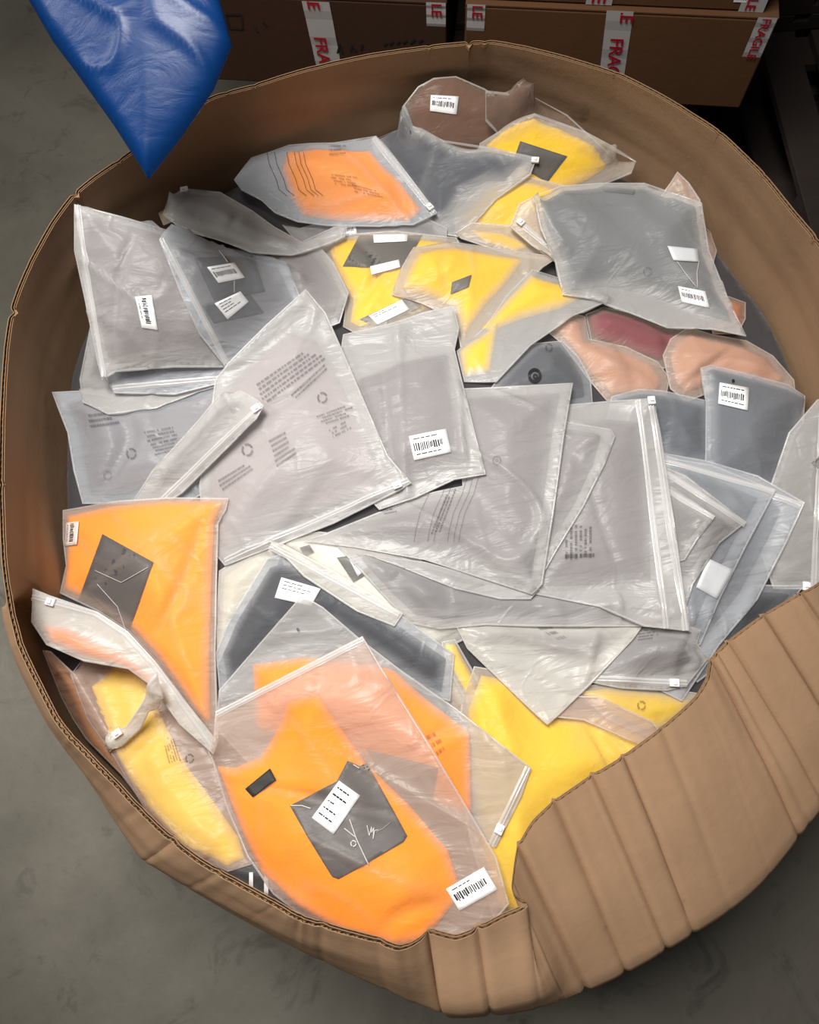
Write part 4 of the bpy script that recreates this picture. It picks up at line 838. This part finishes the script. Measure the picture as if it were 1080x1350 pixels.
t1 = tape(800, 14, 789, 110, 36, [(.000, 'LE', TS*.9, .014), (.085, 'FRAGILE', TS*1.1, .006)], uL, None, ZT)
t1 = (t1[0], t1[1], .0, t1[3], [(-.012, 'LE', TS*1.1, .030), (.060, 'FRAGILE', TS*1.15, .016)], t1[5])
t2 = tape(985, 20, 966, 74, 26, [(.0, 'FRAGILE', TS*.8, .012)], uL, None, ZT); t2 = (LR-t2[1]-.004, t2[1], 0, t2[3], [(.0, 'FRAGILE', TS*.75, .010)], 0)
t3 = tape(616, 14, 616, 40, 24, [(-.02, 'EO', TS, .010)], uL, None, ZT); t3 = (.004, t3[1], 0, t3[3], [(0, 'LE', TS*.9, .012)], 0)
c1 = carton('right taped brown carton of the lower row behind the bin, red lettering on white tape', A0, uxx, uyy, LR, .42, HT, M_CARTON, [t1, t2, t3])
uR2 = planehit(589, 30)[0]; LL = .74; A1 = Abr+np.array([*(uxx*(uR2-LL)), 0])
t4 = tape(398, 2, 418, 90, 36, [], uR2-LL, None, ZT); t4 = (t4[0], t4[1], .01, t4[3], [(-.02, 'LE', TS*1.1, .012), (.082, 'FRAGILE', TS*1.15, .010)], t4[5])
t5 = tape(560, 2, 560, 34, 26, [], uR2-LL, None, ZT); t5 = (LL-t5[1]-.002, t5[1], 0, t5[3], [(.0, 'LE', TS*.9, .012)], 0)
c2 = carton('left taped dark brown carton of the lower row, partly behind the blue bag', A1, uxx, uyy, LL, .42, HT, M_CARTON2, [t4, t5])
# black stencil marks on the left carton
m = MB()
def stroke(px0, py0, px1, py1, wz):
    (u0, z0), (u1, z1) = planehit(px0, py0), planehit(px1, py1); bs = uR2-LL
    a = np.array([*(uxx*(u0-bs)), z0-ZB])-np.array([*(uyy*.0012), 0]); c = np.array([*(uxx*(u1-bs)), z1-ZB])-np.array([*(uyy*.0012), 0])
    d = c-a; d /= np.linalg.norm(d); s = np.cross(d, np.array([*uyy, 0]))*wz; m.quad(a-s, c-s, c+s, a+s)
for s in ((298,19,318,19),(318,19,320,38),(320,38,302,37),(302,37,298,19),(445,70,448,58),(448,58,452,70),(462,68,464,60),(464,60,470,68),(476,66,478,58),(336,35,340,42),(346,28,352,34),(506,60,511,56),(514,59,519,54),(523,58,528,54),(531,57,537,53),(541,57,548,52),(552,56,558,52)): stroke(*s, .0022)
m.obj('stencil_mark', M_INK, c2)
c3 = carton('right upper carton, resting on the lower one that has red lettered white tape', A0+np.array([*(uxx*-.02), HT+.001])+np.array([*(uyy*.012), 0]), uxx, uyy, LR-.012, .42, HT, M_CARTON, [])
# its tape, seen only at the lower end
u0 = planehit(773, 4)[0]-uL+.02; wT = planehit(808, 4)[0]-planehit(773, 4)[0]
def plain_tape(root, u, w_, z0, z1, txt, sz, off_):
    V_ = []
    X3 = np.array([*uxx, 0]); Y3 = np.array([*uyy, 0])
    for z in np.linspace(z0, z1, 5):
        for a in (0, 1): V_.append(X3*(u+a*w_)-Y3*.0012+np.array([0, 0, z]))
    tp = mesh_obj('packing_tape', V_, [(2*i, 2*i+2, 2*i+3, 2*i+1) for i in range(4)], M_TAPE, root, False)
    cu = bpy.data.curves.new('t', 'FONT'); cu.body = txt; cu.size = sz; cu.offset = sz*.02; to = bpy.data.objects.new('t', cu); COL.objects.link(to); bpy.context.view_layer.update()
    me = bpy.data.meshes.new_from_object(to); bpy.data.objects.remove(to); wd = max(v.co.x for v in me.vertices)
    for v in me.vertices: v.co = Vector(X3*(u+off_+v.co.y)-Y3*.0026+np.array([0, 0, z1+.004+wd-v.co.x]))
    me.materials.append(M_RED); t2 = bpy.data.objects.new('printed_letters', me); COL.objects.link(t2); t2.parent = tp
plain_tape(c3, u0, wT, HT*.99, .001, 'FRAGILE', TS*1.15, .012)
plain_tape(c3, LR-.012-.052, .05, HT*.99, .0, 'FRAGILE', TS*.8, .012)
m = MB(); X3 = np.array([*uxx, 0]); Y3 = np.array([*uyy, 0]); uu = planehit(968, 5)[0]-uL+.02
m.quad(X3*uu-Y3*.0015+np.array([0,0,.020]), X3*(uu+.026)-Y3*.0015+np.array([0,0,.020]), X3*(uu+.026)-Y3*.0015+np.array([0,0,.075]), X3*uu-Y3*.0015+np.array([0,0,.075])); stx = m.obj('white_sticker', M_STK, c3)
m = MB()
for k in range(5): m.quad(*[X3*(uu+.003+.0045*k+a)-Y3*.0022+np.array([0,0,z]) for a, z in ((0,.026),(.0025,.026),(.0025,.045),(0,.045))])
m.obj('printed_code', M_INK, stx)
c4 = carton('left carton of the upper row, resting on the lower dark brown one', A1+np.array([*(uyy*.012), HT+.001]), uxx, uyy, LL-.004, .42, HT, M_CARTON2, [])

# ------------------------------------------------------------------ pallets: under the cartons, and dark ones to the right of the bin
W1 = wood('pallet_wood', (74, 58, 48)); W2 = wood('dark_pallet_wood', (40, 29, 24))
def pallet(label, A, ux, uy, L, D, z0, mat, nb_=6, grp=None, hh=.144):
    o = empty('wooden_pallet', (A[0], A[1], z0)); tag(o, label, 'pallet', grp)
    ux, uy = np.array([*ux, 0.]), np.array([*uy, 0.]); rg = np.random.RandomState(int(abs(A[0])*1000) % 97)
    bw = .098; gapb = (D-nb_*bw)/(nb_-1)
    for k in range(nb_):
        m = MB(); m.box(uy*(k*(bw+gapb))+np.array([0, 0, hh-.022-.0]), ux*L, uy*bw, (0, 0, .021)); bevel(m.obj('deck_board', mat, o), .002, 1)
    for k in range(3):
        m = MB(); m.box(ux*((L-.1)*k/2)+np.array([0, 0, hh-.044]), ux*.1, uy*D, (0, 0, .0215)); m.obj('stringer_board', mat, o)
        for j in range(3):
            m = MB(); m.box(ux*((L-.1)*k/2)+uy*((D-.12)*j/2)+np.array([0, 0, .0225]), ux*.1, uy*.12, (0, 0, hh-.067)); m.obj('spacer_block', mat, o)
        m = MB(); m.box(ux*((L-.1)*k/2), ux*.1, uy*D, (0, 0, .022)); m.obj('bottom_board', mat, o)
    return o
# stack carrying the cartons: set back from their front so that they overhang
zz = 0; n_p = int(ZB//.146); hp_ = ZB/n_p
for k in range(n_p):
    pallet(['lowest wooden pallet on the floor beneath the cartons', 'wooden pallet second from the floor beneath the cartons', 'wooden pallet third from the floor beneath the cartons', 'topmost wooden pallet, directly under the cartons', 'wooden pallet high in the stack beneath the cartons', 'wooden pallet of the carton stack'][min(k, 5)],
           A1+np.array([*(uyy*.09+uxx*.25), 0]), uxx, uyy, LL+LR-.33, .80, k*hp_, W1, 6, 'pallets stacked under the cartons', hp_-.001)
# dark pallets to the right of the bin
labs = ['dark wooden pallet on the floor, right of the bin near the front', 'dark wooden pallet on top of the front one, right of the bin', 'dark wooden pallet on the floor, right of the bin toward the back', 'dark wooden pallet lying on the back one, right of the bin', 'topmost dark wooden pallet right of the bin toward the back', 'lowest pallet of the dark far stack added beside the cartons', 'pallet second from the floor in the dark far stack added beside the cartons', 'pallet third from the floor in the dark far stack added beside the cartons', 'topmost pallet of the dark far stack added beside the cartons']
e1 = np.array([cos(1.50), sin(1.50)]); e2 = np.array([-e1[1], e1[0]])*-1
k = 0
for (ax, ay, lv) in ((.90, -.62, 2), (1.00, .62, 3), (1.10, 1.82, 4)):  # last stack is added to cover the lit floor and darken that corner
    for j in range(lv):
        pallet(labs[k], (ax+.012*j, ay, 0), e1, e2, 1.15, .95, j*.146, W2, 7, 'dark pallets standing right of the bin', .145); k += 1

# ------------------------------------------------------------------ blue plastic bag hanging in from above
M_BLUE, nt, bs_ = newmat('blue_plastic'); L_ = nt.links.new
bs_.inputs['Base Color'].default_value = (*lin((3, 46, 98)), 1); bs_.inputs['Roughness'].default_value = .36; bs_.inputs['Specular IOR Level'].default_value = .32
tc = N(nt, 'ShaderNodeTexCoord'); mp = N(nt, 'ShaderNodeMapping'); mp.inputs['Rotation'].default_value = (0, 0, .7); mp.inputs['Scale'].default_value = (1, 2.6, 1); L_(tc.outputs['Object'], mp.inputs[0])
n_ = N(nt, 'ShaderNodeTexNoise', i_Scale=12.0, i_Detail=5.0, i_Distortion=1.4); L_(mp.outputs[0], n_.inputs['Vector'])
b_ = N(nt, 'ShaderNodeBump', i_Strength=.22, i_Distance=.006); L_(n_.outputs['Fac'], b_.inputs['Height']); L_(b_.outputs[0], bs_.inputs['Normal'])
opx = [(196,237),(150,165),(100,95),(70,55),(38,0),(-10,-90),(150,-170),(300,-110),(290,0),(306,60),(282,118),(240,180)]
tipz = 1.16; t0 = PZ(196, 237, tipz)
def bz(x, y): return tipz+.55*(np.asarray(y)-t0[1])+.12*(np.asarray(x)-t0[0])
wp = []
for (x, y) in opx:
    z = 1.25
    for _ in range(20):
        p = PZ(x, y, z); z = .5*z+.5*float(bz(p[0], p[1]))
    wp.append(PZ(x, y, z)[:2])
wp = np.array(wp); cb = np.array([.5*(wp[:, 0].min()+wp[:, 0].max()), wp[:, 1].mean()])
rgB = np.random.RandomState(5)
def bump_(x, y, s):
    d = sdist(wp, x, y)[0]; q = np.sqrt(np.clip(1-(1-np.clip(d/.10, 0, 1))**2, 0, 1)); r_ = np.random.RandomState(11)
    c = np.exp(-(vnoise(x, y, 16, r_, -.6, 2.2)/.10)**2)*.0045+np.exp(-(vnoise(x, y, 9, r_, .9, 2.4)/.10)**2)*.004
    fold = .014*np.exp(-(((x-cb[0]+.095)+.55*(y-cb[1]))/.020)**2)
    return s*q*.030+(c+fold*q*(s > 0))*ss(d/.015)*1.0
bb = pouch('blue_plastic_bag', wp, wp, lambda x, y: bz(x, y)+bump_(x, y, 1.), lambda x, y: bz(x, y)+bump_(x, y, -1.)*.9-.0006, .0055, M_BLUE, None)
tag(bb, 'shiny blue plastic bag hanging in from above, its corner pointing down over the bin', 'bag')
